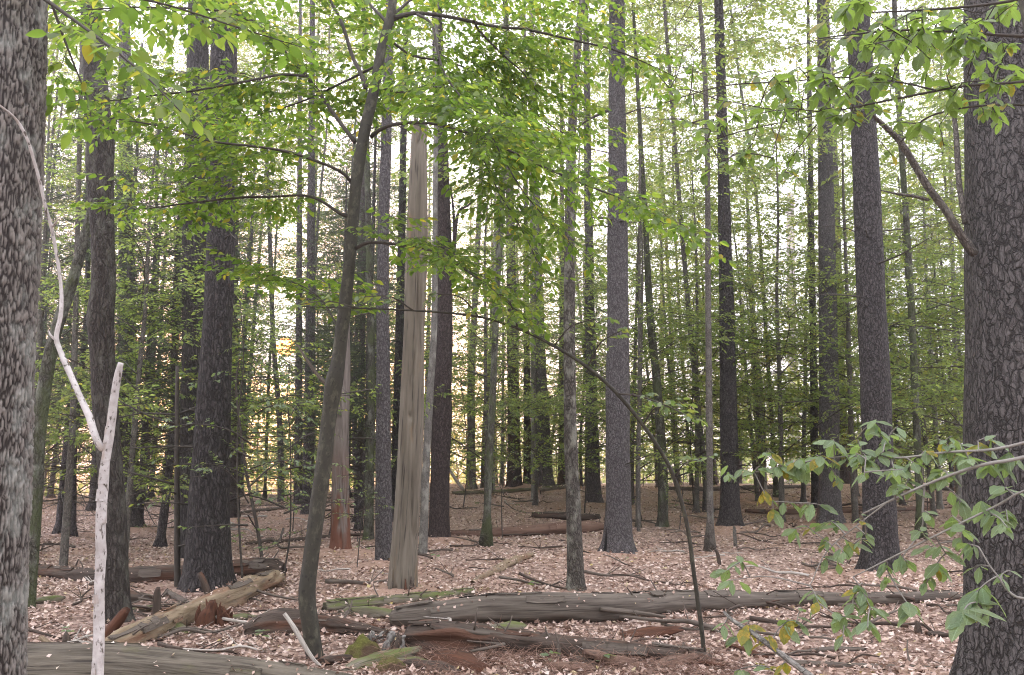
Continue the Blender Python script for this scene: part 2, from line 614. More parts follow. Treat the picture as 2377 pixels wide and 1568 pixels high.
M['log_green'] = mat_wood("greenish_log_wood", (0.06, 0.051, 0.038), (0.21, 0.183, 0.142), 0.7, moss=(0.1, 0.095, 0.05), moss_lo=0.58, sxy=22, sz=1.8, bump=0.03)
M['log_dark'] = mat_wood("dark_rotten_wood", (0.05, 0.038, 0.03), (0.13, 0.1, 0.08), 0.5, rot=(0.11, 0.055, 0.035), sxy=24, sz=3, bump=0.03)
M['log_red'] = mat_wood("reddish_log_wood", (0.12, 0.07, 0.05), (0.22, 0.145, 0.11), 0.45, crack=0.05, sxy=24, sz=2, bump=0.02)
M['rot_pale'] = mat_wood("pale_crumbling_wood", (0.19, 0.14, 0.09), (0.36, 0.29, 0.195), 0.6, rot=(0.2, 0.11, 0.07), rot_lo=0.5, crack=0.15, sxy=18, sz=4, bump=0.03)
M['rot_red'] = mat_wood("crumbling_red_wood", (0.06, 0.028, 0.018), (0.14, 0.062, 0.036), 0.5, crack=0.03, sxy=30, sz=3, bump=0.02)
M['stick'] = mat_wood("dead_stick_wood", (0.09, 0.072, 0.058), (0.17, 0.145, 0.12), 0.4, sxy=60, sz=5, bump=0.004)
M['stick_pale'] = mat_wood("bleached_stick_wood", (0.33, 0.3, 0.26), (0.5, 0.47, 0.42), 0.3, crack=0.12, sxy=60, sz=5, bump=0.004)
M['bleached'] = mat_wood("bleached_root_wood", (0.2, 0.19, 0.17), (0.42, 0.4, 0.37), 0.6, crack=0.03, sxy=30, sz=9, bump=0.03, rot=(0.05, 0.042, 0.036), rot_lo=0.48)
M['char'] = mat_wood("charred_wood", (0.008, 0.008, 0.008), (0.02, 0.019, 0.019), 0.4, sxy=40, sz=6)

G1 = [(0.0, (0.045, 0.08, 0.014)), (0.5, (0.07, 0.115, 0.018)), (0.95, (0.095, 0.135, 0.02)), (1.0, (0.15, 0.14, 0.02))]
GT = [(0.0, (0.18, 0.32, 0.04)), (0.5, (0.26, 0.42, 0.05)), (0.95, (0.42, 0.54, 0.07)), (1.0, (0.85, 0.7, 0.06))]
M['beech'] = mat_leaf("beech_leaf", G1, GT, 0.5)
M['beech_far'] = mat_leaf("far_beech_leaf", [(0.0, (0.055, 0.088, 0.035)), (0.6, (0.08, 0.115, 0.045)), (0.95, (0.1, 0.125, 0.045)), (1.0, (0.15, 0.14, 0.04))],
                         [(0.0, (0.3, 0.43, 0.11)), (0.6, (0.44, 0.56, 0.14)), (0.95, (0.5, 0.6, 0.13)), (1.0, (0.62, 0.58, 0.1))], 0.55)
M['hemlock'] = mat_leaf("hemlock_needles", [(0.0, (0.03, 0.048, 0.033)), (1.0, (0.06, 0.08, 0.05))], [(0.0, (0.11, 0.16, 0.075)), (1.0, (0.22, 0.27, 0.12))], 0.35, 0.5)
M['broad'] = mat_leaf("broad_leaf", [(0.0, (0.09, 0.13, 0.075)), (0.6, (0.13, 0.18, 0.11)), (1.0, (0.15, 0.19, 0.08))],
                      [(0.0, (0.2, 0.32, 0.06)), (0.6, (0.3, 0.42, 0.07)), (1.0, (0.45, 0.48, 0.06))], 0.42, 0.42, 0.5)
M['broad_yellow'] = mat_leaf("yellowing_leaf", [(0.0, (0.08, 0.11, 0.02)), (0.5, (0.19, 0.2, 0.02)), (0.85, (0.36, 0.27, 0.025)), (1.0, (0.3, 0.13, 0.03))],
                             [(0.0, (0.25, 0.33, 0.03)), (0.5, (0.42, 0.42, 0.03)), (0.85, (0.7, 0.48, 0.03)), (1.0, (0.5, 0.2, 0.04))], 0.45)
t_ = Nt("fallen_leaf")
r_ = t_.n("NewGeometry").outputs["Random Per Island"]
c_ = t_.ramp(r_, [(0.0, (0.09, 0.055, 0.04)), (0.14, (0.19, 0.12, 0.09)), (0.34, (0.39, 0.275, 0.215)), (0.66, (0.52, 0.39, 0.325)), (0.86, (0.6, 0.485, 0.42)), (0.97, (0.64, 0.55, 0.485)), (1.0, (0.42, 0.34, 0.12))])
M['litter'] = t_.out(t_.n("MixShader", {0: 0.12, 1: t_.principled(c_, 0.6, 0.3).outputs[0], 2: t_.n("BsdfTranslucent", {"Color": c_}).outputs[0]}))
t_ = Nt("pine_straw")
r_ = t_.n("NewGeometry").outputs["Random Per Island"]
M['straw'] = t_.out(t_.principled(t_.ramp(r_, [(0.0, (0.09, 0.052, 0.037)), (0.6, (0.21, 0.12, 0.085)), (1.0, (0.36, 0.235, 0.175))]), 0.6, 0.3))
t_ = Nt("moss")
v_ = t_.n("TexCoord").outputs["Object"]
n_ = t_.noise(v_, 30, 5, 0.7)
n2_ = t_.noise(v_, 5, 3)
M['moss'] = t_.out(t_.principled(t_.mix(t_.ramp(n2_.outputs[0], [(0.4, 0.0), (0.6, 1.0)]), t_.mix(n_.outputs[0], (0.05, 0.055, 0.015), (0.2, 0.2, 0.06)), (0.09, 0.06, 0.04)), 0.95, 0.1, n_.outputs[0], 1.0, 0.03))
def mat_big_leaf(name, base, edge, tr, edge_amt):
    t = Nt(name)
    v = t.n("TexCoord").outputs["Object"]
    oi = t.n("ObjectInfo").outputs["Random"]
    sx = t.n("SeparateXYZ", {0: v})
    ay = t.math('ABSOLUTE', sx.outputs[1])
    ph = t.math('SUBTRACT', sx.outputs[0], t.math('MULTIPLY', ay, 0.9))
    vein = t.ramp(t.math('ABSOLUTE', t.math('SINE', t.math('MULTIPLY', ph, 36.0))), [(0.0, 1.0), (0.22, 0.0)])
    rib = t.ramp(ay, [(0.008, 1.0), (0.02, 0.0)])
    vn = t.math('MAXIMUM', t.math('MULTIPLY', vein, 0.5), rib)
    off = t.vadd(v, t.n("CombineXYZ", {0: t.math('MULTIPLY', oi, 31.0), 1: 0.0, 2: 0.0}).outputs[0])
    n1 = t.noise(off, 3.2, 5, 0.65)
    n2 = t.noise(off, 22.0, 3, 0.6)
    c = t.mix(oi, tuple(x * 0.75 for x in base), tuple(x * 1.3 for x in base))
    c = t.mix(t.math('MULTIPLY', n2.outputs[0], 0.35), c, tuple(x * 0.6 for x in base))
    em = t.math('ADD', t.ramp(n1.outputs[0], [(0.5, 0.0), (0.66, edge_amt)]), t.math('MULTIPLY', ay, edge_amt * 1.6), clamp=True)
    c = t.mix(em, c, edge)
    c = t.mix(vn, c, tuple(min(1, x * 1.7) for x in base))
    sp = t.ramp(t.noise(off, 9.0, 2, 0.5).outputs[0], [(0.68, 0.0), (0.72, 0.8)])
    c = t.mix(sp, c, (0.09, 0.05, 0.025))
    tc = t.mix(em, t.mix(oi, tuple(x * 0.8 for x in tr), tr), tuple(min(1, x * 2.0) for x in edge))
    tc = t.mix(sp, tc, (0.1, 0.05, 0.02))
    p = t.principled(c, 0.45, 0.5, t.math('ADD', vn, t.math('MULTIPLY', n2.outputs[0], 0.6)), 0.5, 0.03)
    return t.out(t.n("MixShader", {0: 0.4, 1: p.outputs[0], 2: t.n("BsdfTranslucent", {"Color": tc}).outputs[0]}))


M['big_green'] = mat_big_leaf("large_green_leaf", (0.15, 0.21, 0.12), (0.2, 0.24, 0.07), (0.32, 0.48, 0.1), 0.2)
M['big_olive'] = mat_big_leaf("large_olive_leaf", (0.085, 0.14, 0.04), (0.15, 0.18, 0.04), (0.36, 0.55, 0.08), 0.15)
M['big_yellow'] = mat_big_leaf("large_yellowing_leaf", (0.13, 0.15, 0.03), (0.36, 0.25, 0.03), (0.42, 0.44, 0.05), 0.95)
# forest floor
t_ = Nt("forest_floor")
v_ = t_.n("TexCoord").outputs["Object"]
vo_ = t_.n("TexVoronoi", {"Vector": v_, "Scale": 17.0}, feature='F1')
vo2_ = t_.n("TexVoronoi", {"Vector": v_, "Scale": 31.0}, feature='F1')
lc_ = t_.ramp(t_.n("SeparateColor", {0: vo_.outputs["Color"]}).outputs[0], [(0.0, (0.08, 0.05, 0.039)), (0.3, (0.24, 0.16, 0.125)), (0.75, (0.42, 0.3, 0.245)), (1.0, (0.56, 0.45, 0.39))])
lc2_ = t_.ramp(t_.n("SeparateColor", {0: vo2_.outputs["Color"]}).outputs[1], [(0.0, (0.08, 0.05, 0.039)), (0.5, (0.31, 0.21, 0.165)), (1.0, (0.5, 0.4, 0.34))])
lc_ = t_.mix(0.5, lc_, lc2_)
nd_ = t_.noise(v_, 95, 4, 0.7)
straw_ = t_.mix(nd_.outputs[0], (0.25, 0.16, 0.115), (0.48, 0.335, 0.26))
big_ = t_.noise(v_, 0.55, 4, 0.6)
nf_ = t_.math('ADD', t_.attr("needle").outputs["Fac"], t_.ramp(big_.outputs[0], [(0.5, 0.0), (0.66, 0.75)]), clamp=True)
c_ = t_.mix(nf_, lc_, straw_)
h_ = t_.math('ADD', vo_.outputs["Distance"], nd_.outputs[0])
M['floor'] = t_.out(t_.principled(c_, 0.9, 0.15, h_, 0.7, 0.03))

# ------------------------------------------------------------------ trunks of the trees one can tell apart
def trunk_line(pts, H=None, d=None, sink=0.15):
    """pts: rows (X, Y, width) from the foot up, all on one upright plane at the foot's distance; carried on to height H"""
    if d is None:
        g = ground_at(pts[0][0], pts[0][1])
        d = g[1]
        base = g
    else:
        b = at(pts[0][0], pts[0][1], d)
        base = np.array([b[0], d, float(terrain(b[0], d))])
    rows = []
    for i, p in enumerate(pts):
        dd = d + (p[3] if len(p) > 3 else 0.0)
        q = at(p[0], p[1], dd)
        rows.append([*q, p[2] / 2 * mpp(p[0], p[1], dd)])
    rows = np.array(rows)
    if d is not None and rows[0, 2] > base[2] + 0.3:      # the foot lies below the frame
        sl = rows[0] - rows[1]
        k = (rows[0, 2] - base[2]) / max(1e-3, -sl[2])
        ft = rows[0] + sl * k * 1.0
        ft[3] = rows[0, 3] * 1.12
        base = np.array([ft[0], ft[1], float(terrain(ft[0], ft[1]))])
        rows = np.vstack([ft, rows])
    rows[0, 2] = base[2] - sink
    if H is not None and rows[-1, 2] < H:
        a, b = rows[-2], rows[-1]
        k = (H - b[2]) / max(1e-3, b[2] - a[2])
        slope = (b[:2] - a[:2]) / max(1e-3, b[2] - a[2])
        e = np.array([*(b[:2] + slope * (H - b[2])), H, max(0.03, b[3] * 0.45)])
        rows = np.vstack([rows, (b + e) / 2, e])
    return base, rows


def lump(R, seed, amt=0.06):
    def f(bx, by, S, th):
        rr = np.sqrt(bx ** 2 + by ** 2)
        return amt * rr * (vnoise(bx / (R * 0.9), by / (R * 0.9), S / (R * 4), seed) + 0.5 * vnoise(bx / (R * .4), by / (R * .4), S / (R * 1.3), seed + 3))
    return f


def disp_pine(R, seed):
    def f(bx, by, S, th):
        w = 0.3 * vnoise(bx * 9, by * 9, S * 5, seed + 9)
        w = w * 2.4 + 0.35 * vnoise(bx * 40, by * 40, S * 28, seed + 5)
        e, rv = worley_edge(bx * 27 + w, by * 27 + 0.7 * w, S * 12.0 + 1.4 * w, seed)
        e2, rv2 = worley_edge(bx * 47 + 2 * w, by * 47 + w, S * 30.0 + w, seed + 1)
        ridge = sstep(0.0, 0.15, e) * (0.62 + 0.38 * sstep(0, .2, e2))
        rv = 0.5 * rv + 0.5 * rv2
        return 0.009 * ridge + 0.008 * (rv - 0.5) * ridge + 0.006 * vnoise(bx * 60, by * 60, S * 30, seed) + 0.03 * R * vnoise(bx / R, by / R, S / (R * 3), seed), ridge * (0.7 + 0.5 * rv)
    return f


def disp_furrow(R, seed):
    def f(bx, by, S, th):
        w = 0.5 * vnoise(bx * 12, by * 12, S * 3, seed + 9) + 0.2 * vnoise(bx * 30, by * 30, S * 14, seed + 4)
        w = w * 1.6
        e, rv = worley_edge(bx * 72 + w, by * 72 + .8 * w, S * 11.0 + 1.3 * w, seed)
        e2, rv2 = worley_edge(bx * 80 + 2 * w, by * 80 + w, S * 22.0 + w, seed + 1)
        ridge = sstep(0.02, 0.3, e) * (0.7 + 0.3 * sstep(0, .25, e2))
        rv = 0.6 * rv + 0.4 * rv2
        return 0.014 * ridge + 0.01 * (rv - 0.5) * ridge + 0.004 * vnoise(bx * 90, by * 90, S * 40, seed) + 0.03 * R * vnoise(bx / R, by / R, S / (R * 3), seed), ridge * (0.6 + 0.6 * rv)
    return f


def disp_snag(R, seed):
    def f(bx, by, S, th):
        lo = np.exp(-S / .5)
        o = 0.1 * R * vnoise(bx / (R * .9), by / (R * .9), S / (R * 6), seed) + 0.05 * R * vnoise(bx / (R * .25), by / (R * .25), S / (R * 9), seed + 2)
        c = np.abs(vnoise(bx / (R * .55) + .3 * vnoise(bx * 8, by * 8, S * 2, 4), by / (R * .55), S / (R * 14), seed + 5))
        o = o - (0.16 + .2 * lo) * R * np.clip(1 - c / .06, 0, 1) * (vnoise(bx, by, S * .8, seed + 8) > -0.25)
        return o - 0.25 * R * lo * np.clip(vnoise(bx / (R * .3), by / (R * .3), S / (R * 2), seed + 6), 0, 1)
    return f


TREES = []      # (base, radius) of trunks, for the needles on the ground


def dead_stub(parent, base, P, R, rng, mat, k=5, zmin=1.5, zmax=9.0, lmax=1.1):
    """short dead limbs on a pine trunk, each a part"""
    for _ in range(k):
        z = base[2] + rng.uniform(zmin, zmax)
        i = int(np.argmin(np.abs(P[:, 2] - z)))
        az = rng.uniform(0, 2 * math.pi)
        L = rng.uniform(0.25, lmax)
        d0 = np.array([math.cos(az), math.sin(az), rng.uniform(-0.15, 0.35)])
        p0 = P[i]
        r = rng.uniform(0.008, 0.018)
        pts = np.array([p0, p0 + d0 * (R[i] + L * 0.45), p0 + d0 * (R[i] + L) + np.array([0, 0, rng.uniform(-.25, .1)])])
        C = curve(pts, 6)
        V, Q, T, b, h = tube(C, np.linspace(r, r * .35, 6), 5)
        mb = MB().add(V, Q, T, 0, b, h)
        a, bb = C[3:5], C[3:5] + rng.normal(0, 1, (2, 3)) * 0.12 * L + d0 * 0.15 * L
        sticks(mb, a, bb, r * .4, r * .15)
        link("dead_limb", mb.mesh("dead_limb", [mat], origin=base), parent)


def make_tree(name, label, cat, pts, mat, H=None, d=None, seg=20, ring=0.12, flare=0.25, disp='lump', stubs=0, group=None, seed=1, cap_in=0.0, lobes=5, stub_z=(1.5, 9.0)):
    base, rows = trunk_line(pts, H, d)
    L = np.linalg.norm(np.diff(rows[:, :3], axis=0), axis=1).sum()
    n = max(6, int(L / ring))
    C = curve(rows, n)
    P, R = C[:, :3], np.maximum(C[:, 3], 0.006)
    r0 = R[min(3, n - 1)]
    dp = {'lump': lump, 'pine': disp_pine, 'furrow': disp_furrow, 'snag': disp_snag}[disp](r0, seed)
    V, Q, T, b, h = tube(P, R, seg, dp, True, flare, seed, lobes, cap_in)
    root = thing(name, label, cat, base, group)
    link("trunk", MB().add(V, Q, T, 0, b, h).mesh("trunk", [mat], origin=base), root)
    if stubs:
        stubs = stubs * 2 if stubs < 9 else stubs
        dead_stub(root, base, P, R, np.random.default_rng(seed), M['twig'], stubs, *stub_z)
    TREES.append((base[0], base[1], r0, mat))
    return root, base, P, R


P_ = M['pine']
make_tree("pine_tree", "huge scaly pine filling the edge of the view beside the leafy branches", "tree",
          [(2374, 1568, 236), (2370, 1100, 230), (2366, 700, 222), (2358, 300, 212), (2354, 0, 204)], M['pine_big'], H=6.8, d=6.0, seg=110, ring=0.03, flare=0.22, seed=3)
make_tree("pine_tree", "tall dark pine with flared foot standing just before the huge scaly pine", "tree",
          [(2045, 1337, 84), (2043, 1230, 74), (2035, 1000, 68), (2020, 620, 62), (2003, 250, 56), (1990, 0, 51)], P_, H=19, seg=40, ring=0.05, flare=0.3, stubs=6, seed=4)
make_tree("pine_tree", "straight greyish pine with a narrow dark trunk close at its side", "tree",
          [(1927, 1222, 54), (1925, 1130, 48), (1925, 900, 43), (1920, 600, 38), (1914, 250, 31), (1910, 0, 27)], M['pine_grey'], H=22, seg=32, ring=0.08, flare=0.32, stubs=5, seed=5)
make_tree("tree", "narrow dark trunk pressed against the straight greyish pine", "tree",
          [(1893, 1188, 20), (1890, 1000, 17), (1886, 700, 15), (1880, 300, 12)], P_, H=16, seg=14, flare=0.2, seed=6)
make_tree("tree", "dark red-brown trunk peeping out behind the straight greyish pine", "tree",
          [(1962, 1128, 26), (1953, 900, 20), (1945, 600, 16)], M['pine_red'], H=20, seg=14, flare=0.3, seed=7)
make_tree("pine_tree", "slender pine with a dark vertical seam and a root-flared foot", "tree",
          [(1695, 1229, 48), (1694, 1100, 43), (1691, 900, 38), (1684, 600, 31), (1675, 250, 24), (1668, 0, 20)], P_, H=20, seg=32, ring=0.08, flare=0.35, stubs=5, seed=8)
scar_root, scar_base, scar_P, scar_R = make_tree("pine_tree", "stout scaly pine with a black scar at its foot beside the flaky slim trunk", "tree",
          [(1436, 1294, 68), (1435, 1180, 60), (1434, 900, 54), (1434, 600, 47), (1432, 250, 40), (1432, 0, 36)], M['pine_grey'], H=20, seg=40, ring=0.05, flare=0.35, stubs=4, seed=9)
make_tree("tree", "slim trunk with flaky lichen bark rising in front of the stout scarred pine", "tree",
          [(1337, 1370, 42), (1334, 1250, 36), (1326, 1050, 31), (1322, 850, 27), (1322, 600, 25), (1326, 350, 22), (1338, 150, 18), (1350, 0, 15)], M['lichen'], H=12, seg=26, ring=0.06, flare=0.3, seed=10)
make_tree("pine_tree", "small dark pine behind the flaky slim trunk at the fallen logs' end", "tree",
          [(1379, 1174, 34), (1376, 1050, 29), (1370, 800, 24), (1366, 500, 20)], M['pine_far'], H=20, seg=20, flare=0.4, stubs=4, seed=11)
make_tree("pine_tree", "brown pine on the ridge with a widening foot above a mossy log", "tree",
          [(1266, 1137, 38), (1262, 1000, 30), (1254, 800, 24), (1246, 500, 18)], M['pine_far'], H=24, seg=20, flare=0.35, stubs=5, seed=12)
make_tree("pine_tree", "reddish pine on the ridge with bare dead twigs low down", "tree",
          [(1194, 1136, 34), (1193, 1000, 30), (1190, 800, 26), (1184, 500, 20)], M['pine_red'], H=24, seg=20, flare=0.25, stubs=9, seed=13, stub_z=(0.6, 6))
make_tree("tree", "thin pale grey trunk between the reddish pine and the brown pine", "tree",
          [(1241, 1166, 17), (1239, 1000, 14), (1236, 700, 11)], M['slim_grey'], H=14, seg=14, flare=0.4, seed=14)
make_tree("tree", "reddish trunk hidden behind the thin pale grey one on the ridge", "tree",
          [(1226, 1134, 24), (1224, 1000, 18), (1222, 700, 14)], M['pine_red'], H=20, seg=14, flare=0.3, seed=15)
make_tree("tree", "lichen-flecked slim trunk alone at the ridge's brow past the dark leaning pine", "tree",
          [(1096, 1136, 20), (1094, 950, 17), (1098, 800, 15), (1112, 500, 12)], M['slim'], H=16, seg=16, flare=0.35, seed=16)
make_tree("tree", "dark slender trunk tilting between two pale poles on the ridge", "tree",
          [(1121, 1133, 14), (1128, 950, 12), (1140, 800, 10), (1150, 600, 8)], M['slim'], H=14, seg=12, flare=0.3, seed=17)
make_tree("tree", "light grey pole of a trunk beside the dark tilting one on the ridge", "tree",
          [(1144, 1145, 12), (1142, 950, 10), (1146, 700, 8)], M['slim_grey'], H=14, seg=12, flare=0.3, seed=18)
make_tree("tree", "rusty trunk at the ridge right of the brown pine", "tree",
          [(1305, 1130, 22), (1306, 950, 18), (1305, 700, 14)], M['pine_red'], H=20, seg=14, flare=0.3, seed=19)
lean_root, lean_base, lean_P, lean_R = make_tree("pine_tree", "dark leaning pine with one crooked limb just behind the bare grey snag", "tree",
          [(1021, 1258, 50), (1021, 1130, 47), (1027, 900, 45), (1030, 650, 41), (1026, 400, 34), (1018, 150, 27)], M['pine_red'], H=18, seg=32, ring=0.08, flare=0.18, stubs=3, seed=20)
make_tree("tree", "narrow lichen-pale trunk squeezed between the snag and the leaning pine", "tree",
          [(981, 1288, 22), (986, 1150, 19), (996, 950, 17), (1008, 750, 15), (1010, 500, 12)], M['slim_grey'], H=12, seg=16, flare=0.35, seed=21)
snag_root, snag_base, snag_P, snag_R = make_tree("snag", "bare grey barkless snag with a broken top and rotting splintered foot", "dead tree",
          [(934, 1384, 72), (938, 1290, 66), (948, 1100, 60), (960, 800, 54), (967, 550, 49), (971, 400, 44), (973, 292, 38)], M['snag'], seg=72, ring=0.03, flare=0.05, disp='snag', seed=22, cap_in=0.1)
make_tree("pine_tree", "lavender-grey slim pine standing on the snag's sunny side", "tree",
          [(890, 1317, 40), (891, 1200, 38), (889, 900, 32), (889, 600, 27), (897, 300, 24), (906, 0, 20)], M['pine_grey'], H=20, seg=28, ring=0.08, flare=0.25, stubs=6, seed=23)
make_tree("pine_tree", "dark slim pine half hidden behind the bare snag", "tree",
          [(918, 1222, 24), (922, 1000, 22), (928, 750, 20), (934, 450, 17)], P_, H=20, seg=18, flare=0.25, stubs=3, seed=24)
make_tree("tree", "moss-dappled slim trunk beside the red rotting snag", "tree",
          [(856, 1252, 24), (858, 1100, 21), (862, 850, 18), (856, 550, 15), (850, 300, 12)], M['mossy'], H=15, seg=18, flare=0.4, seed=25)
make_tree("snag", "short red rotting snag standing right behind the curved sapling", "dead tree",
          [(792, 1287, 50), (791, 1180, 44), (792, 1000, 38), (796, 820, 32), (800, 745, 24)], M['snag_red'], seg=48, ring=0.04, flare=0.25, disp='snag', seed=26, cap_in=0.15)
make_tree("pine_tree", "stout dark pine beside a rotting log with a dead slim tree before it", "tree",
          [(484, 1366, 102), (485, 1250, 94), (491, 1028, 83), (503, 775, 67), (511, 600, 64), (513, 450, 61), (516, 200, 56), (518, 0, 50)], M['pine_dark'], H=19, seg=48, ring=0.05, flare=0.2, disp='lump', stubs=8, seed=27)
make_tree("pine_tree", "dark pine shadowing the stout dark pine as its twin behind", "tree",
          [(448, 1292, 62), (447, 1150, 58), (451, 900, 58), (455, 680, 62), (456, 500, 60), (458, 300, 52)], M['pine_dark'], H=19, seg=28, ring=0.1, flare=0.25, stubs=8, seed=28)
make_tree("maple_tree", "rough-barked maple with a swollen knee in its trunk behind the white dead stem", "tree",
          [(266, 1442, 70), (266, 1330, 62), (259, 1150, 56), (246, 950, 56), (238, 830, 54), (233, 740, 60), (240, 660, 54), (238, 560, 50), (232, 400, 58), (232, 330, 62), (226, 260, 56), (216, 100, 46), (210, 0, 42)], M['maple'], H=13, seg=40, ring=0.05, flare=0.25, seed=29)
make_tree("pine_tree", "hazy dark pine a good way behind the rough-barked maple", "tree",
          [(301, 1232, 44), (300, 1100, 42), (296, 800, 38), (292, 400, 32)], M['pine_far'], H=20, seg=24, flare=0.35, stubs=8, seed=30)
make_tree("tree", "big pale furrowed trunk at the very edge of the view, nearest tree of all", "tree",
          [(-30, 1568, 150), (-22, 1200, 150), (-10, 800, 154), (2, 400, 162), (10, 0, 166)], M['maple_pale'], H=6.4, d=4.6, seg=220, ring=0.011, flare=0.15, disp='furrow', seed=31)
make_tree("tree", "dark trunk leaning away from behind the big pale furrowed trunk", "tree",
          [(66, 1412, 30), (80, 1180, 32), (92, 980, 32), (122, 800, 28), (160, 680, 24), (186, 590, 22), (214, 480, 18)], M['mossy'], H=6.5, seg=22, ring=0.07, flare=0.25, seed=32)
make_tree("tree", "thin slanting trunk behind the fallen log near the big furrowed trunk", "tree",
          [(147, 1318, 19), (158, 1150, 17), (170, 950, 14), (176, 700, 12)], M['slim'], H=11, seg=14, flare=0.3, seed=33)
make_tree("tree", "thin dark dead stem upright beside the stout dark pine", "tree",
          [(414, 1362, 15), (411, 1200, 13), (411, 1000, 11), (412, 850, 8)], M['twig'], seg=12, flare=0.3, seed=34, stubs=10, stub_z=(0.5, 2.6))
make_tree("pine_tree", "red-brown trunk emerging past the stout dark pine", "tree",
          [(545, 1211, 26), (545, 1050, 22), (545, 800, 18), (545, 500, 15)], M['pine_red'], H=19, seg=18, flare=0.3, stubs=5, seed=35)
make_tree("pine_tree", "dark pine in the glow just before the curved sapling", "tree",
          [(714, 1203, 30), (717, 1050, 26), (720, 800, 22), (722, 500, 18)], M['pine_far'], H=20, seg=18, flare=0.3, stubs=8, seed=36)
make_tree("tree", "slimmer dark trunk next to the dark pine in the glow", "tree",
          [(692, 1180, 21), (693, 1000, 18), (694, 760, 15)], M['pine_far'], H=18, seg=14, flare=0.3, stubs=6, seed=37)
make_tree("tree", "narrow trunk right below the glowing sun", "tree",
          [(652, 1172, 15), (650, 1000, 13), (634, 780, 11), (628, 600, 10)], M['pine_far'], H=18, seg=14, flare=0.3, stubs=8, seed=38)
make_tree("tree", "dark trunk behind the red rotting snag's far side", "tree",
          [(836, 1170, 18), (838, 1000, 15), (842, 700, 13)], M['pine_red'], H=18, seg=14, flare=0.3, seed=39)
make_tree("tree", "mossy straight trunk rooted behind the arching sapling", "tree",
          [(1538, 1222, 26), (1538, 1080, 22), (1524, 880, 20), (1510, 740, 18), (1500, 560, 14)], M['mossy'], H=14, seg=20, flare=0.35, seed=40)
make_tree("tree", "very thin straight stem between the stout scarred pine and mossy trunk", "tree",
          [(1482, 1234, 9), (1483, 1000, 8), (1484, 700, 7)], M['slim'], H=9, seg=10, flare=0.2, seed=41)
make_tree("tree", "dark trunk before a yellow glade past the slender seamed pine", "tree",
          [(1843, 1120, 30), (1842, 950, 25), (1838, 750, 21), (1834, 450, 17)], M['pine_far'], H=20, seg=18, flare=0.45, seed=42)
make_tree("tree", "slight trunk next to the slender seamed pine on its ridge side", "tree",
          [(1728, 1118, 14), (1727, 950, 12), (1722, 700, 10)], M['slim'], H=14, seg=12, flare=0.3, seed=43)
make_tree("tree", "lightly curved grey stem rising between seamed pine and yellow glade", "tree",
          [(1772, 1136, 16), (1768, 950, 14), (1752, 780, 12), (1742, 600, 10)], M['slim_grey'], H=14, seg=12, flare=0.3, seed=44)
make_tree("pine_tree", "dark pine in the gap between the two scaly trunks", "tree",
          [(2162, 1110, 26), (2162, 950, 22), (2158, 700, 19)], P_, H=18, seg=18, flare=0.3, stubs=9, seed=45)
make_tree("tree", "pale short-looking trunk near the huge scaly pine's edge", "tree",
          [(2225, 1176, 16), (2222, 1050, 14), (2216, 800, 11)], M['slim_grey'], H=12, seg=12, flare=0.3, seed=46)

for o_ in list(COL.objects):
    if o_.get("label", "").startswith("huge scaly pine filling"):
        big_root = o_
# parts of the trees above
V, Q, T, b, h = tube(curve(np.array([scar_P[1] + [-scar_R[4] * 1.12, -scar_R[4] * 0.55, 0.0], scar_P[6] + [-scar_R[4] * .86, -scar_R[4] * .42, 0], scar_P[13] + [-scar_R[10] * .8, -scar_R[10] * .35, 0], scar_P[20] + [-scar_R[10] * .72, -scar_R[10] * .3, 0]]), 10), np.array([.06, .06, .055, .05, .045, .04, .035, .03, .02, .01]), 8)
tag(link("burn_scar", MB().add(V, Q, T, 0, b, h).mesh("burn_scar", [M['char']], origin=scar_base), scar_root), "black charred hollow at the foot")


def limb_px(parent, base, pts, mat, name="branch", seg=6, n=24, d=None):
    rows = np.array([[*at(x, y, dd), w / 2 * mpp(x, y, dd)] for x, y, w, dd in pts])
    C = curve(rows, n)
    V, Q, T, b, h = tube(C[:, :3], C[:, 3], seg, lump(C[0, 3], 5, 0.12))
    o = link(name, MB().add(V, Q, T, 0, b, h).mesh(name, [mat], origin=base), parent)
    return C


ld = lean_base[1]
limb_px(lean_root, lean_base, [(1040, 660, 14, ld), (1052, 600, 11, ld - .1), (1062, 500, 8, ld - .3), (1086, 478, 6, ld - .5), (1108, 460, 3, ld - .6)], M['pine_red'])
limb_px(lean_root, lean_base, [(1054, 600, 9, ld - .1), (1054, 510, 7, ld - .2), (1046, 430, 4, ld - .4)], M['pine_red'])
bb_ = np.array(big_root.location)
limb_px(big_root, bb_, [(2262, 590, 22, 5.9), (2232, 548, 20, 5.85), (2196, 490, 18, 5.8), (2152, 432, 17, 5.75), (2118, 375, 16, 5.7), (2086, 325, 15, 5.65), (2052, 292, 12, 5.6), (2026, 268, 8, 5.55), (2000, 240, 5, 5.5)], M['slim'], n=34)
limb_px(big_root, bb_, [(2154, 464, 9, 5.78), (2120, 456, 8, 5.7), (2080, 450, 6, 5.6), (2044, 442, 3, 5.5)], M['slim'])
limb_px(big_root, bb_, [(2240, 520, 12, 6.0), (2226, 420, 12, 6.0), (2220, 320, 12, 6.0), (2212, 250, 9, 6.0)], M['slim'])
sd = scar_base[1]
limb_px(scar_root, scar_base, [(1440, 514, 6, sd), (1410, 508, 6, sd - .2), (1375, 506, 4, sd - .5), (1352, 512, 2, sd - .6)], M['twig'])
limb_px(scar_root, scar_base, [(1430, 512, 6, sd), (1450, 514, 5, sd - .3), (1478, 518, 2, sd - .6)], M['twig'])
limb_px(scar_root, scar_base, [(1430, 250, 10, sd), (1400, 262, 8, sd + .2), (1360, 282, 5, sd + .4), (1340, 300, 3, sd + .5)], M['twig'])
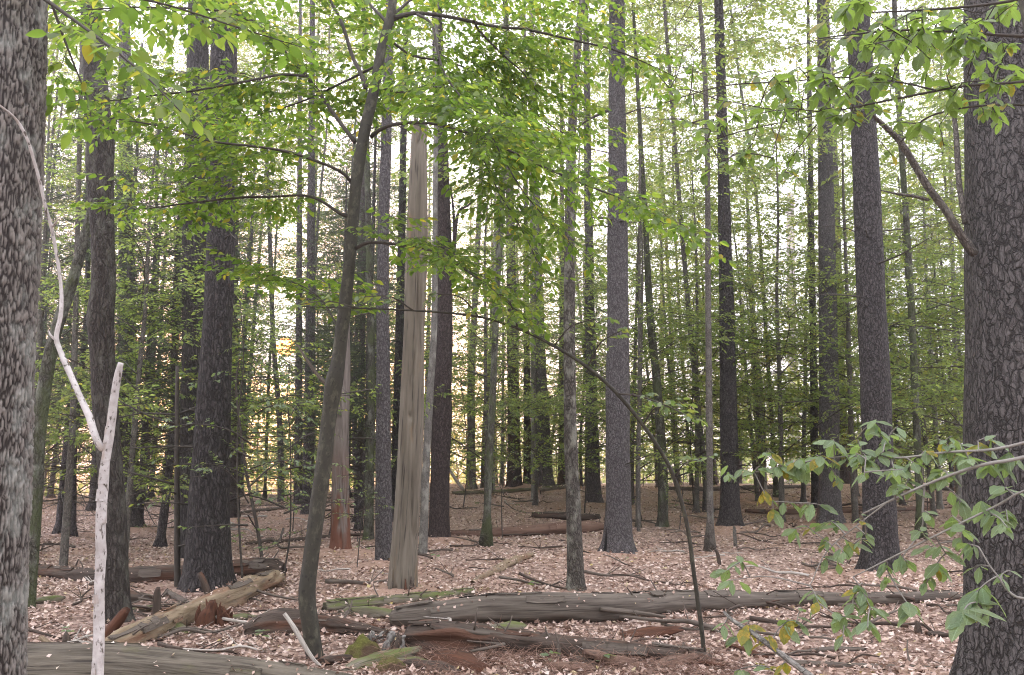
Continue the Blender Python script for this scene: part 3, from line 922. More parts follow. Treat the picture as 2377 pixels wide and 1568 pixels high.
# splintered foot and splits of the bare snag
rng = np.random.default_rng(5)
for k in (1, 4, 5, 6):
    a = -math.pi / 2 + (k - 3) * 0.3 + rng.normal(0, .06)
    r = snag_R[5] * 1.02
    p = snag_P[4] + np.array([math.cos(a) * r, math.sin(a) * r, 0])
    hgt = rng.uniform(0.18, 0.42)
    rows = curve(np.array([[*(p + [0, 0, -0.2]), 0.03], [*(p + [math.cos(a) * .03, math.sin(a) * .03, 0.05]), 0.028], [*(p + [0, 0, hgt]), 0.006]]), 7)
    V, Q, T, b, h = tube(rows[:, :3], rows[:, 3], 6, lump(.03, k, .25))
    tag(link("splinter", MB().add(V, Q, T, 0, b, h).mesh("splinter", [M['rot_red'] if k in (4,) else (M['log_dark'] if k > 2 else M['snag'])], origin=snag_base), snag_root))
for k in range(6):
    a = -math.pi / 2 + (k - 2.5) * 0.42
    ztop = snag_P[-1]
    r = snag_R[-1] * 0.75
    p = ztop + np.array([math.cos(a) * r, math.sin(a) * r, -0.1])
    rows = curve(np.array([[*p, 0.03], [*(p + [0, 0, rng.uniform(.12, .3)]), 0.004]]), 4)
    V, Q, T, b, h = tube(rows[:, :3], rows[:, 3], 5)
    link("splinter", MB().add(V, Q, T, 0, b, h).mesh("splinter", [M['snag']], origin=snag_base), snag_root)

# ------------------------------------------------------------------ ground: one sheet, fine near the camera
def sinh_axis(a, b, n, k):
    t = np.linspace(0, 1, n)
    return a + (b - a) * np.sinh(k * t) / math.sinh(k)


ys = np.concatenate([[-40, -20, -8, -2], sinh_axis(1.5, 420, 420, 6.2)])
half = np.concatenate([sinh_axis(0, 320, 190, 5.6)])
xs = np.concatenate([-half[:0:-1], half])
XX, YY = np.meshgrid(xs, ys)
ZZ = terrain(XX, YY)
need = np.zeros_like(XX)
for (tx, ty, tr, tm) in TREES:
    if tm in (M['pine'], M['pine_big'], M['pine_grey'], M['snag'], M['snag_red'], M['pine_far'], M['pine_red']):
        dist = np.sqrt((XX - tx) ** 2 + ((YY - ty) * 0.85) ** 2)
        need = np.maximum(need, 0.95 * (1 - sstep(tr * 1.5, tr * 2 + 1.1, dist)))
        ZZ += 0.12 * np.exp(-(dist / (tr + 0.35)) ** 2)
nyv, nxv = XX.shape
idx = np.arange(nyv * nxv).reshape(nyv, nxv)
Qg = np.stack([idx[:-1, :-1], idx[:-1, 1:], idx[1:, 1:], idx[1:, :-1]], 2).reshape(-1, 4)
gm = new_mesh("forest_floor", np.stack([XX, YY, ZZ], 2).reshape(-1, 3), Qg, None, [M['floor']], None, True, {"needle": need.ravel()})
tag(link("ground", gm), kind="structure")


# ------------------------------------------------------------------ foliage
UP = np.array([0, 0, 1.0])


class Leaves:
    def __init__(self):
        self.P, self.D, self.N, self.S = [], [], [], []

    def add(self, P, D, N, S):
        self.P.append(P)
        self.D.append(D)
        self.N.append(N)
        self.S.append(S)

    def arrays(self):
        return np.concatenate(self.P), np.concatenate(self.D), np.concatenate(self.N), np.concatenate(self.S)


def twig_leaves(lv, A, B, rng, leaf, step=0.62, droop=0.32, tip=True):
    """leaves set alternately along the twig A-B"""
    v = B - A
    L = np.linalg.norm(v)
    d = v / (L + 1e-9)
    side = np.cross(d, UP)
    side /= np.linalg.norm(side) + 1e-9
    n = max(2, int(L / (leaf * step)))
    t = (np.arange(n) + rng.uniform(0.2, 1.0)) / n
    t = np.minimum(t, 1.0)
    sg = np.where(np.arange(n) % 2 == 0, 1.0, -1.0)[:, None]
    D = d[None] * 0.72 + side[None] * sg * 0.72 + rng.normal(0, 0.16, (n, 3)) - UP * droop
    N = UP + rng.normal(0, 0.5, (n, 3))
    P = A[None] + v[None] * t[:, None]
    lv.add(P, D, N, leaf * rng.uniform(0.62, 1.18, n))
    if tip:
        lv.add(B[None], (d + rng.normal(0, .15, 3) - UP * droop)[None], (UP + rng.normal(0, .45, 3))[None], np.array([leaf * rng.uniform(.9, 1.2)]))


def spray(lv, segs, C, rng, spacing=0.17, tl=(0.3, 0.75), leaf=0.07, first=0.12, sub=True, gap=0.0, lift=0.1, step=0.62):
    """twigs in a flat fan off the axis C (n,3), with leaves; twig pieces go to segs"""
    s = np.concatenate([[0], np.cumsum(np.linalg.norm(np.diff(C, axis=0), axis=1))])
    L = s[-1]
    q = L * first
    sg = 1 if rng.random() < 0.5 else -1
    T = np.gradient(C, axis=0)
    T /= np.linalg.norm(T, axis=1, keepdims=True) + 1e-9
    while q < L:
        i = min(len(C) - 1, int(np.searchsorted(s, q)))
        f = q / L
        if rng.random() > gap:
            side = np.cross(T[i], UP)
            side /= np.linalg.norm(side) + 1e-9
            d = unit(T[i] * rng.uniform(0.45, 0.8) + side * sg * rng.uniform(0.7, 1.0) + UP * rng.normal(lift * 0.5, lift))
            ln = rng.uniform(*tl) * (1.05 - 0.62 * abs(f - 0.35) / 0.65)
            a = C[i]
            m = a + d * ln * 0.5 + UP * ln * 0.02
            e = a + d * ln + rng.normal(0, 0.05, 3) * ln - UP * ln * rng.uniform(0.02, 0.16)
            segs.append((a, m, 0.0032))
            segs.append((m, e, 0.0022))
            twig_leaves(lv, a + (m - a) * 0.3, m, rng, leaf, step, tip=False)
            twig_leaves(lv, m, e, rng, leaf, step)
            if sub and ln > 0.3:
                for k in range(int(ln / 0.13)):
                    w = (k + 1) / (int(ln / 0.13) + 1)
                    b0 = a + (m - a) * (w * 2) if w < 0.5 else m + (e - m) * (w * 2 - 1)
                    s2 = np.cross(d, UP)
                    s2 /= np.linalg.norm(s2) + 1e-9
                    d2 = unit(d * 0.65 + s2 * (1 if k % 2 else -1) * 0.8 + UP * rng.normal(0, 0.12))
                    l2 = ln * rng.uniform(0.3, 0.55) * (1.1 - w * 0.6)
                    e2 = b0 + d2 * l2 - UP * 0.06 * l2
                    segs.append((b0, e2, 0.0018))
                    twig_leaves(lv, b0 + (e2 - b0) * .15, e2, rng, leaf, step)
        sg = -sg
        q += spacing * rng.uniform(0.6, 1.4)
    twig_leaves(lv, C[int(len(C) * 0.8)], C[-1], rng, leaf, step)


LEAF_TPL = [tpl_leaf(0.25, 0.05, 0.10, 4), tpl_leaf(0.29, 0.035, 0.18, 4), tpl_leaf(0.23, 0.08, 0.04, 4)]
leaf_mesh_cache = {}


def leaf_mesh(kind, tpl, mat):
    key = (kind, mat.name)
    if key not in leaf_mesh_cache:
        leaf_mesh_cache[key] = new_mesh("leaf", tpl[0], None, tpl[1], [mat], None, True)
    return leaf_mesh_cache[key]


def leaf_obj(parent, base, me, P, D, N, s):
    D, Y, Z = leaf_frames(D[None], N[None])
    o = link("leaf", me, parent)
    m = Matrix(((D[0, 0], Y[0, 0], Z[0, 0]), (D[0, 1], Y[0, 1], Z[0, 1]), (D[0, 2], Y[0, 2], Z[0, 2]))) * float(s)
    m = m.to_4x4()
    m.translation = Vector([float(c) for c in (P - np.asarray(base))])
    o.matrix_local = m
    return o


def in_frame(P):
    """picture x, y and distance of points"""
    q = P - np.array([0, 0, EYE])
    dep = q[:, 1] * CP + q[:, 2] * SP
    v = -q[:, 1] * SP + q[:, 2] * CP
    dep = np.maximum(dep, 1e-3)
    return 1188.5 + F * q[:, 0] / dep, 784 - F * v / dep, dep


def hang_leaves(root, base, lv, mat, tpls, nparts=300, stuff_name="foliage"):
    """the leaves that show largest become parts, the rest one part of kind stuff"""
    P, D, N, S = lv.arrays()
    X, Y, dep = in_frame(P)
    ins = (X > -20) & (X < 2397) & (Y > -20) & (Y < 1588) & (P[:, 1] > 0.5)
    size = np.where(ins, S / dep, 0)
    order = np.argsort(-size)
    big = order[:nparts]
    big = big[size[big] > 0]
    for k in big:
        j = int(k) % len(tpls)
        leaf_obj(root, base, leaf_mesh(f"{stuff_name}{j}", tpls[j], mat), P[k], D[k], N[k], S[k])
    rest = np.setdiff1d(np.arange(len(P)), big)
    if len(rest):
        mb = MB()
        for j in range(len(tpls)):
            r = rest[rest % len(tpls) == j]
            V, T = leaves_geo(tpls[j], P[r], D[r], N[r], S[r])
            mb.add(V, None, T)
        tag(link(stuff_name, mb.mesh(stuff_name, [mat], origin=base), root), kind="stuff")


# ---- the curved sapling that spreads its sprays over the upper half
rng = np.random.default_rng(21)
sap_root, sap_base, sap_P, sap_R = make_tree("beech_sapling", "smooth curved sapling bending up past the snag with wide leafy sprays", "young tree",
          [(738, 1530, 40.5), (722, 1460, 39.6), (713, 1380, 38.7), (722, 1290, 36.1), (737, 1180, 37.0), (752, 1070, 37.0), (764, 970, 35.2), (775, 890, 42.2), (786, 830, 32.6), (803, 690, 29.0), (816, 560, 27.3), (826, 430, 27.3), (846, 310, 26.4), (868, 210, 24.6), (887, 110, 22.0), (908, 30, 21.1), (914, -30, 17.6)],
          M['sapling'], H=6.4, seg=30, ring=0.03, flare=0.12, seed=51)
d0 = sap_base[1]
BR = [
    ([(912, 44, 13), (960, 31, 10), (1040, 39, 9), (1150, 62, 8), (1222, 69, 7), (1328, 93, 6), (1439, 121, 5), (1585, 187, 2)], 0.2),
    ([(968, 34, 7), (1002, 56, 6), (1015, 116, 6), (1035, 177, 5), (1080, 237, 5), (1116, 268, 5), (1166, 364, 4), (1222, 455, 4), (1313, 556, 2)], -0.9),
    ([(1100, 48, 6), (1116, 76, 6), (1176, 136, 5), (1212, 167, 4), (1237, 202, 4), (1262, 224, 2)], 0.8),
    ([(862, 318, 10), (888, 298, 9), (934, 286, 8), (1010, 288, 7), (1075, 306, 7), (1146, 333, 6), (1232, 374, 6), (1298, 404, 5), (1373, 435, 4), (1449, 465, 4), (1525, 510, 3), (1585, 540, 2)], -1.3),
    ([(1040, 296, 5), (1108, 350, 4), (1160, 450, 4), (1215, 540, 3), (1262, 640, 2)], -0.4),
    ([(822, 580, 9), (858, 563, 8), (934, 569, 7), (994, 580, 6), (1055, 611, 6), (1116, 652, 5), (1166, 692, 4), (1222, 743, 2)], -0.7),
    ([(824, 330, 11), (790, 285, 10), (763, 248, 10), (712, 177, 9), (652, 111, 8), (596, 56, 7), (505, 0, 6), (400, -50, 3)], 0.7),
    ([(707, 177, 7), (652, 174, 6), (556, 192, 6), (445, 212, 5), (354, 222, 5), (253, 235, 4), (202, 248, 2)], -0.5),
    ([(640, 100, 7), (556, 36, 6), (455, 21, 5), (354, 18, 5), (283, 18, 4), (111, 30, 2)], -1.0),
    ([(816, 425, 9), (792, 399, 8), (733, 374, 7), (672, 354, 7), (596, 341, 6), (505, 331, 6), (445, 316, 5), (384, 296, 4), (313, 283, 4), (202, 268, 2)], -0.8),
    ([(806, 502, 9), (792, 498, 8), (722, 457, 7), (632, 457, 6), (546, 460, 6), (440, 472, 5), (354, 483, 4), (273, 490, 2)], 0.1),
    ([(850, 205, 12), (835, 165, 11), (818, 131, 10), (792, 50, 9), (762, -10, 8), (740, -80, 4)], 0.5),
    ([(896, 50, 8), (858, 10, 7), (820, -30, 5)], 0.3),
    ([(790, 770, 6), (740, 690, 4), (660, 650, 3), (560, 640, 2)], 0.9),
    ([(900, 90, 7), (960, 130, 6), (1060, 150, 5), (1180, 210, 4), (1290, 300, 3), (1380, 330, 2)], 1.6),
    ([(880, 150, 7), (800, 190, 6), (690, 240, 5), (580, 270, 4), (480, 280, 3)], 1.5),
    ([(905, 40, 8), (990, -20, 6), (1120, -40, 5), (1260, -20, 4), (1400, 30, 3)], 1.2),
    ([(870, 200, 7), (940, 215, 6), (1040, 205, 5), (1150, 250, 4), (1250, 330, 3)], 2.0),
]
lv = Leaves()
for pts, dd in BR:
    n_ = len(pts)
    rows = np.array([[*at(x, y, d0 + dd * i / (n_ - 1)), max(w / 2 * mpp(x, y, d0), 0.0025)] for i, (x, y, w) in enumerate(pts)])
    C = curve(rows, 30)
    V, Q, T, b, h = tube(C[:, :3], C[:, 3] * np.linspace(1, 0.8, 30), 7, lump(0.012, 3, 0.1))
    segs = []
    spray(lv, segs, C[:, :3], rng, spacing=0.075, tl=(0.45, 1.15), leaf=0.076, first=0.1, gap=0.08, step=0.5)
    mb = MB().add(V, Q, T, 0, b, h)
    if segs:
        sticks(mb, [q[0] for q in segs], [q[1] for q in segs], [q[2] for q in segs], [q[2] * .6 for q in segs])
    link("branch", mb.mesh("branch", [M['twig']], origin=sap_base), sap_root)
# broken dead limb at the knob
rows = np.array([[*at(x, y, d0 + .1), w / 2 * mpp(x, y, d0)] for x, y, w in [(772, 900, 12), (745, 880, 9), (715, 840, 7), (690, 800, 4)]])
C = curve(rows, 10)
V, Q, T, b, h = tube(C[:, :3], C[:, 3], 6)
tag(link("dead_limb", MB().add(V, Q, T, 0, b, h).mesh("dead_limb", [M['stick']], origin=sap_base), sap_root), "brown broken limb at the knob")
print("sapling leaves", sum(len(p) for p in lv.P))
hang_leaves(sap_root, sap_base, lv, M['beech'], LEAF_TPL)

# ---- the arching sapling
arch_pts = [(1636, 1535, 18), (1630, 1470, 17), (1612, 1340, 16), (1597, 1230, 16), (1577, 1150, 15), (1552, 1080, 15), (1505, 1005, 14), (1440, 922, 14), (1370, 858, 13), (1290, 806, 11), (1200, 762, 9), (1100, 734, 8), (950, 721, 6), (830, 716, 5), (700, 712, 3)]
g = ground_at(1636, 1535)
ad = g[1]
rows = np.array([[*at(x, y, ad - 0.9 * (i / 14.0) ** 1.5), 0.62 * w / 2 * mpp(x, y, ad)] for i, (x, y, w) in enumerate(arch_pts)])
rows[0, 2] = g[2] - .1
C = curve(rows, 110)
arch_root = thing("arching_sapling", "thin sapling arching over in a long bow to the snag's far side", "young tree", g)
V, Q, T, b, h = tube(C[:, :3], C[:, 3], 12, lump(.03, 8, .08), True, 0.4)
link("stem", MB().add(V, Q, T, 0, b, h).mesh("stem", [M['sapling']], origin=g), arch_root)
lv = Leaves()
for pts in ([(1500, 1000, 4), (1530, 960, 3), (1580, 950, 2)], [(1440, 925, 5), (1490, 930, 4), (1560, 955, 3), (1620, 985, 2)], [(1370, 858, 4), (1400, 800, 3), (1450, 770, 2)], [(1290, 806, 4), (1330, 760, 3), (1400, 740, 2)],
            [(1100, 734, 4), (1060, 690, 3), (1000, 680, 2)], [(950, 721, 4), (900, 690, 3), (840, 690, 2)], [(830, 716, 3), (760, 700, 2), (690, 710, 2)], [(1575, 1145, 4), (1600, 1110, 3), (1640, 1100, 2)], [(1200, 762, 4), (1180, 700, 3), (1120, 660, 2)]):
    rr_ = np.array([[*at(x, y, ad - .5 - 0.1 * i), w / 2 * mpp(x, y, ad)] for i, (x, y, w) in enumerate(pts)])
    j = int(np.argmin(np.linalg.norm(C[:, :3] - rr_[0, :3], axis=1)))
    rr_[:, :3] += C[j, :3] - rr_[0, :3]
    c2 = curve(rr_, 10)
    V, Q, T, b, h = tube(c2[:, :3], c2[:, 3], 5)
    segs = []
    spray(lv, segs, c2[:, :3], rng, spacing=0.09, tl=(0.12, 0.3), leaf=0.072, first=0.2, sub=False)
    mb = MB().add(V, Q, T, 0, b, h)
    sticks(mb, [q[0] for q in segs], [q[1] for q in segs], [q[2] * .7 for q in segs], [q[2] * .4 for q in segs])
    link("branch", mb.mesh("branch", [M['twig']], origin=g), arch_root)
hang_leaves(arch_root, g, lv, M['broad'], LEAF_TPL, 300)


# ---- a small shrubby sapling with pale leaves before the stout dark pine
hz = ground_at(612, 1318)
hd = hz[1]
hroot = thing("leafy_sapling", "small sapling with pale bluish leaves before the stout dark pine", "young tree", hz)
hl = Leaves()
hstem = curve(np.array([[*at(x, y, hd), w / 2 * mpp(x, y, hd)] for x, y, w in [(612, 1324, 8), (596, 1220, 8), (572, 1100, 7), (556, 980, 6), (548, 900, 5), (556, 820, 3)]]), 40)
V, Q, T, b, h = tube(hstem[:, :3], hstem[:, 3], 7)
link("stem", MB().add(V, Q, T, 0, b, h).mesh("stem", [M['twig']], origin=hz), hroot)
for pts in ([(556, 940), (620, 930), (690, 955), (720, 975)], [(550, 905), (500, 880), (455, 890)], [(560, 1010), (510, 1040), (480, 1080)], [(574, 1060), (640, 1080), (720, 1110)], [(562, 980), (640, 1000), (730, 1050)], [(552, 860), (600, 850), (650, 870)], [(590, 1160), (640, 1150), (690, 1170)], [(558, 960), (520, 950), (490, 960)]):
    rr_ = np.array([[*at(x, y, hd - .12 * i), .006 / (i + 1)] for i, (x, y) in enumerate(pts)])
    j = int(np.argmin(np.linalg.norm(hstem[:, :3] - rr_[0, :3], axis=1)))
    rr_[:, :3] += hstem[j, :3] - rr_[0, :3]
    c2 = curve(rr_, 12)
    V, Q, T, b, h = tube(c2[:, :3], c2[:, 3], 5)
    segs = []
    spray(hl, segs, c2[:, :3], rng, spacing=0.1, tl=(0.14, 0.34), leaf=0.082, first=0.15, sub=False, step=.6)
    mb = MB().add(V, Q, T, 0, b, h)
    sticks(mb, [q[0] for q in segs], [q[1] for q in segs], [q[2] * .7 for q in segs], [q[2] * .4 for q in segs])
    link("branch", mb.mesh("branch", [M['twig']], origin=hz), hroot)
hang_leaves(hroot, hz, hl, M['broad'], LEAF_TPL, 300)


# ---- crowns shared by the woodland trees
def crown_mesh(kind, seed, H, z0, R, nb, leaf, tl=(0.3, 0.8), spacing=0.24, shape=0.6, tpl=None, mat=None, up0=0.5, gap=0.3, bare=0, step=0.62, r_b=0.018):
    rg = np.random.default_rng(seed)
    lv = Leaves()
    segs = []
    mb = MB()
    az = rg.uniform(0, 6.28)
    for i in range(nb):
        u = (i + rg.random()) / nb
        z = z0 + (H - z0) * u ** 0.9
        az += 2.4 + rg.normal(0, .5)
        prof = (1 - u) ** shape if kind != 'tall' else (0.35 + 1.2 * u * (1.15 - u) * 2.2) * 0.62
        L = R * max(0.12, prof) * (rg.uniform(0.3, 1.2) if kind in ('beech', 'tall') else rg.uniform(.6, 1.15))
        d = np.array([math.cos(az), math.sin(az), 0])
        pr = np.array([-math.sin(az), math.cos(az), 0]) * rg.normal(0, 0.18)
        rise = up0 * (0.5 + u) + rg.normal(0, 0.4)
        pts = np.array([[0, 0, z], [*(d + pr * .3)[:2] * L * .35, z + rise * L * .3], [*(d + pr * .8)[:2] * L * .7, z + rise * L * .42], [*(d + pr * 1.4)[:2] * L, z + rise * L * .38]])
        C = curve(pts, 9)
        rb = max(0.005, r_b * L / R)
        V, Q, T, b, h = tube(C, np.linspace(rb, rb * .25, 9), 4, cap=False)
        mb.add(V, Q, T, 1, b, h)
        if i < bare:
            k = 7
            j = rg.integers(2, 8, k)
            A = C[j]
            sticks(mb, A, A + (d * 0.5 + rg.normal(0, .5, (k, 3))) * 0.35 * L * .5, .005, .002, 1)
            continue
        sg_ = []
        spray(lv, sg_, C, rg, spacing, tl=(min(tl[0], L * .4 + .05), min(tl[1], L * .55 + .1)), leaf=leaf, first=0.22, sub=False, gap=gap, lift=0.3, step=step)
        segs += sg_
    P, D, N, S = lv.arrays()
    V, T = leaves_geo(tpl, P, D, N, S)
    mb.add(V, None, T, 0)
    if segs:
        sticks(mb, [q[0] for q in segs], [q[1] for q in segs], .004, .002, 1)
    print(kind, seed, "leaves", len(P))
    return mb.mesh("crown", [mat, M['twig']])


def slim_trunk_mesh(seed, H, r, mat, sway=0.15, seg=10):
    rg = np.random.default_rng(seed)
    z = np.linspace(-0.15, H, 6)
    pts = np.stack([np.concatenate([[0], np.cumsum(rg.normal(0, sway * H / 30, 5))]), np.concatenate([[0], np.cumsum(rg.normal(0, sway * H / 30, 5))]), z, r * (1 - 0.75 * (z / H).clip(0, 1))], 1)
    C = curve(pts, 34)
    V, Q, T, b, h = tube(C[:, :3], C[:, 3], seg, lump(r, seed, .08), True, 0.35, seed)
    return MB().add(V, Q, T, 0, b, h).mesh("trunk", [mat])


DIA = tpl_diamond(0.29)
NEE = (np.array([[0, 0, 0], [0.5, 0.17, 0.01], [1, 0, -0.08], [0.5, -0.17, 0.01]]), np.array([[0, 2, 1], [0, 3, 2]]))
KINDS = {}
LANDMARKS = [(0, 'the big pale furrowed trunk'), (130, 'the dark leaning trunk'), (245, 'the rough-barked maple'), (490, 'the stout dark pine'), (720, 'the dark pine in the glow'), (795, 'the red rotting snag'), (890, 'the lavender-grey pine'), (960, 'the bare grey snag'), (1025, 'the dark leaning pine'), (1096, 'the lichen-flecked ridge trunk'), (1192, 'the reddish ridge pine'), (1262, 'the brown ridge pine'), (1328, 'the flaky slim trunk'), (1434, 'the stout scarred pine'), (1530, 'the mossy straight trunk'), (1690, 'the slender seamed pine'), (1842, 'the trunk before the yellow glade'), (1923, 'the straight greyish pine'), (2030, 'the dark flared pine'), (2160, 'the dark gap pine'), (2300, 'the huge scaly pine')]
PLANTED = {}
for i in range(3):
    KINDS[f'beech{i}'] = (crown_mesh('beech', 100 + i, 10.5, 1.0, 4.8, 66, 0.1, tpl=DIA, mat=M['beech_far'], spacing=0.085, tl=(.4, 1.3), step=.5), slim_trunk_mesh(10 + i, 9.6, 0.075, M['slim'] if i else M['slim_grey']))
for i in range(3):
    KINDS[f'tall{i}'] = (crown_mesh('tall', 200 + i, 25.0, 7.0, 6.8, 100, 0.125, tpl=DIA, mat=M['beech_far'], spacing=0.1, tl=(.5, 1.7), step=.5), slim_trunk_mesh(20 + i, 25, 0.12, M['pine_far'] if i != 1 else M['mossy'], seg=14))
for i in range(3):
    KINDS[f'lofty{i}'] = (KINDS[f'tall{i}'][0], slim_trunk_mesh(25 + i, 25, 0.075, M['slim'] if i else M['mossy'], 0.25, seg=12))
for i in range(3):
    KINDS[f'hemlock{i}'] = (crown_mesh('hemlock', 300 + i, 15, 0.9, 2.8, 170, 0.07, tpl=NEE, mat=M['hemlock'], spacing=0.065, tl=(.2, .6), up0=-0.15, gap=0.25, bare=26, step=0.42), slim_trunk_mesh(30 + i, 15, 0.11, M['pine_far']))
for i in range(2):
    KINDS[f'young{i}'] = (crown_mesh('young', 400 + i, 3.6, 0.7, 1.15, 22, 0.068, tpl=LEAF_TPL[0], mat=M['broad'], spacing=0.17, tl=(.15, .4), gap=0.2), slim_trunk_mesh(40 + i, 3.7, 0.016, M['twig'], 0.5, 7))
for i in range(2):
    KINDS[f'far_pine{i}'] = (crown_mesh('pine', 500 + i, 26, 8, 3.2, 110, 0.11, tpl=NEE, mat=M['hemlock'], spacing=0.11, tl=(.25, .6), up0=0.3, gap=0.1, bare=14, step=0.4), slim_trunk_mesh(50 + i, 26, 0.22, M['pine_far'] if i else M['pine_red'], 0.08, 16))


KINDS['bush0'] = (crown_mesh('bush', 601, 4.2, 0.25, 2.3, 60, 0.095, tpl=DIA, mat=M['beech_far'], spacing=0.11, tl=(.25, .8), gap=.42, step=.55), slim_trunk_mesh(61, 4.2, 0.03, M['slim'], .4, 8))
KINDS['bush1'] = (crown_mesh('bush', 602, 5.2, 0.2, 2.2, 55, 0.1, tpl=DIA, mat=M['beech_far'], spacing=0.13, tl=(.2, .7), gap=.45, step=.55), slim_trunk_mesh(62, 5.0, 0.025, M['slim'], .3, 8))


def plant(kind, x, y, s, rot, name, label, cat, group):
    crown, trunk = KINDS[kind]
    root = thing(name, label, cat, (x, y, float(terrain(x, y))), group)
    PLANTED.setdefault(kind.rstrip('0123456789'), []).append((root, 1188.5 + F * x / (y * 1.02), y))
    tilt = 0.0 if abs(1188.5 + F * x / (y * 1.02) - 658) < 500 else .035
    root.rotation_euler = (RNG.normal(0, 1) * tilt, RNG.normal(0, 1) * tilt, rot)
    root.scale = (s, s, s)
    link("trunk", trunk, root)
    link("crown", crown, root)
    return root


TEXT = {
    'beech': ("beech_tree", "slender beech with a low airy crown among many like it", "tree", "slender beeches of the understory"),
    'tall': ("tall_tree", "tall leafy tree whose crown rises out of sight among many like it", "tree", "tall leafy trees behind"),
    'lofty': ("tall_tree", "thin-stemmed tall tree", "tree", "thin-stemmed tall trees"),
    'bush': ("bushy_tree", "low bushy tree", "young tree", "low bushy trees beyond the ridge"),
    'hemlock': ("hemlock_tree", "dark hemlock with fine drooping needle sprays among many like it", "tree", "dark hemlocks behind"),
    'far_pine': ("pine_tree", "far straight pine with its crown lost above among many like it", "tree", "far straight pines"),
    'young': ("leafy_sapling", "knee to head high leafy sapling on the woodland floor among others", "young tree", "young saplings on the floor"),
}


CROWN_V = {}


def blocks_sun(kk, x, y, s, rot):
    key = KINDS[kk][0].name
    if key not in CROWN_V:
        me = KINDS[kk][0]
        a = np.zeros(len(me.vertices) * 3, np.float32)
        me.vertices.foreach_get("co", a)
        CROWN_V[key] = a.reshape(-1, 3)[::2]
    v = CROWN_V[key] * s
    c_, s_ = math.cos(rot), math.sin(rot)
    P = np.stack([v[:, 0] * c_ - v[:, 1] * s_ + x, v[:, 0] * s_ + v[:, 1] * c_ + y, v[:, 2] + float(terrain(x, y)) - EYE], 1)
    t = P @ np.array(SDIR)
    d = np.linalg.norm(P - t[:, None] * np.array(SDIR), axis=1)
    return int(((d < 0.0058 * t) & (t > 0)).sum()) > 2


def put(kind, X, y, s=1.0):
    if kind == 'lofty':
        for lx, _n in LANDMARKS:
            if abs(X - lx) < 55:
                X = lx + (62 if X > lx else -62)
    rad = {'beech': 3.2, 'tall': 3.0, 'lofty': 3.0, 'hemlock': 2.0, 'far_pine': 0.6, 'young': 0.0, 'bush': 0.0}[kind] * s / y * F
    if y > 13 and abs(X - 658) < rad:          # a clearing where the low sun looks through
        rad *= 0.05
        X = X if abs(X - 658) > rad else 658 + rad * (1 if X > 658 else -1)
    x = (X - 1188.5) / F * y * 1.02
    kk, rot = kind + str(int(RNG.integers(0, 2 if kind in ('young', 'far_pine', 'bush') else 3))), RNG.uniform(0, 6.28)
    for _try in range(14):                  # step aside until a small gap stays open towards the low sun
        if abs(X - 658) > 700 or not blocks_sun(kk, x, y, s, rot):
            break
        X += 9 if X >= 658 else -9
        x = (X - 1188.5) / F * y * 1.02
    plant(kk, x, y, s, rot, *TEXT[kind])


# placed by eye: nearer understory
for X, y, s in [(600, 15.5, .8), (1130, 21, 0.9), (1470, 20, .85), (1600, 23, 1.0), (1790, 21, 1.0), (1840, 26, 1.05), (2130, 22, .95), (2250, 17, .9), (1240, 25, .9), (330, 13.5, .75), (120, 15, .9), (980, 27, 1.0), (1560, 29, 1.05), (1960, 28, 1.05), (2330, 27, 1.1), (2080, 32, 1.1), (1380, 31, 1.0)]:
    put('beech', X, y, s)
for X, y, s in [(180, 19, .75), (360, 21, .8), (250, 27, 1), (560, 24, .9), (620, 29, 1), (720, 32, 1), (470, 31, 1), (100, 29, 1), (820, 30, .95), (380, 37, 1.1), (1200, 40, 1), (1640, 36, .85), (2200, 34, .9), (1700, 44, .9), (2060, 25, .6)]:
    put('hemlock', X, y, s)
for X, y, s in [(600, 10.4, .95), (535, 10.9, .9), (680, 11.5, .85), (1168, 18, .8), (1480, 21, .9), (845, 12.6, .5), (1560, 19.5, .8), (450, 17, .7), (2110, 21, .8), (1320, 24, .8), (1880, 24, .9), (1250, 28, 1.0), (1660, 25, .9), (700, 20, .9), (1440, 27, 1)]:
    put('young', X, y, s)
def band(kind, y0, y1, n, x0=-250, x1=2630, s=(0.85, 1.15)):
    for k in range(n):
        X = x0 + (x1 - x0) * (k + RNG.random()) / n
        put(kind, X, RNG.uniform(y0, y1), RNG.uniform(*s))


band('lofty', 16, 25, 6, 850, 2500)
band('lofty', 26, 36, 9)
band('tall', 36, 50, 12)
band('tall', 50, 75, 10)
band('beech', 20, 27, 5, 1400, 2400)
band('beech', 27, 40, 15)
band('beech', 40, 60, 10)
band('beech', 60, 85, 4)
band('hemlock', 14, 24, 9, 60, 900, (.55, .8))
band('hemlock', 24, 38, 8, -50, 1000)
band('hemlock', 24, 36, 4, 1000, 2400, (.6, .9))
band('hemlock', 36, 60, 4, -250, 900)
band('hemlock', 44, 72, 6, 560, 760, (.9, 1.3))
band('far_pine', 38, 60, 3)
band('far_pine', 60, 90, 5)
band('bush', 34, 44, 12, -100, 2500, (.8, 1.3))
band('bush', 46, 62, 13, -150, 2500, (1, 1.7))
band('young', 22, 34, 16, 700, 2300, (.9, 1.5))

ORD = ["nearest", "second", "third", "fourth", "fifth", "sixth", "seventh", "eighth", "ninth", "tenth", "eleventh", "twelfth"]
WORDS = {'beech': "slender low-crowned beech", 'tall': "tall leafy tree", 'lofty': "thin-stemmed tall tree", 'hemlock': "dark fine-needled hemlock", 'far_pine': "far straight pine", 'young': "small leafy sapling", 'bush': "low bushy young tree"}


def place_words(X):
    lx, ln = min(LANDMARKS, key=lambda q: abs(q[0] - X))
    dx = X - lx
    return ("right behind " if abs(dx) < 14 else "to the left of " if dx < 0 else "to the right of ") + ln


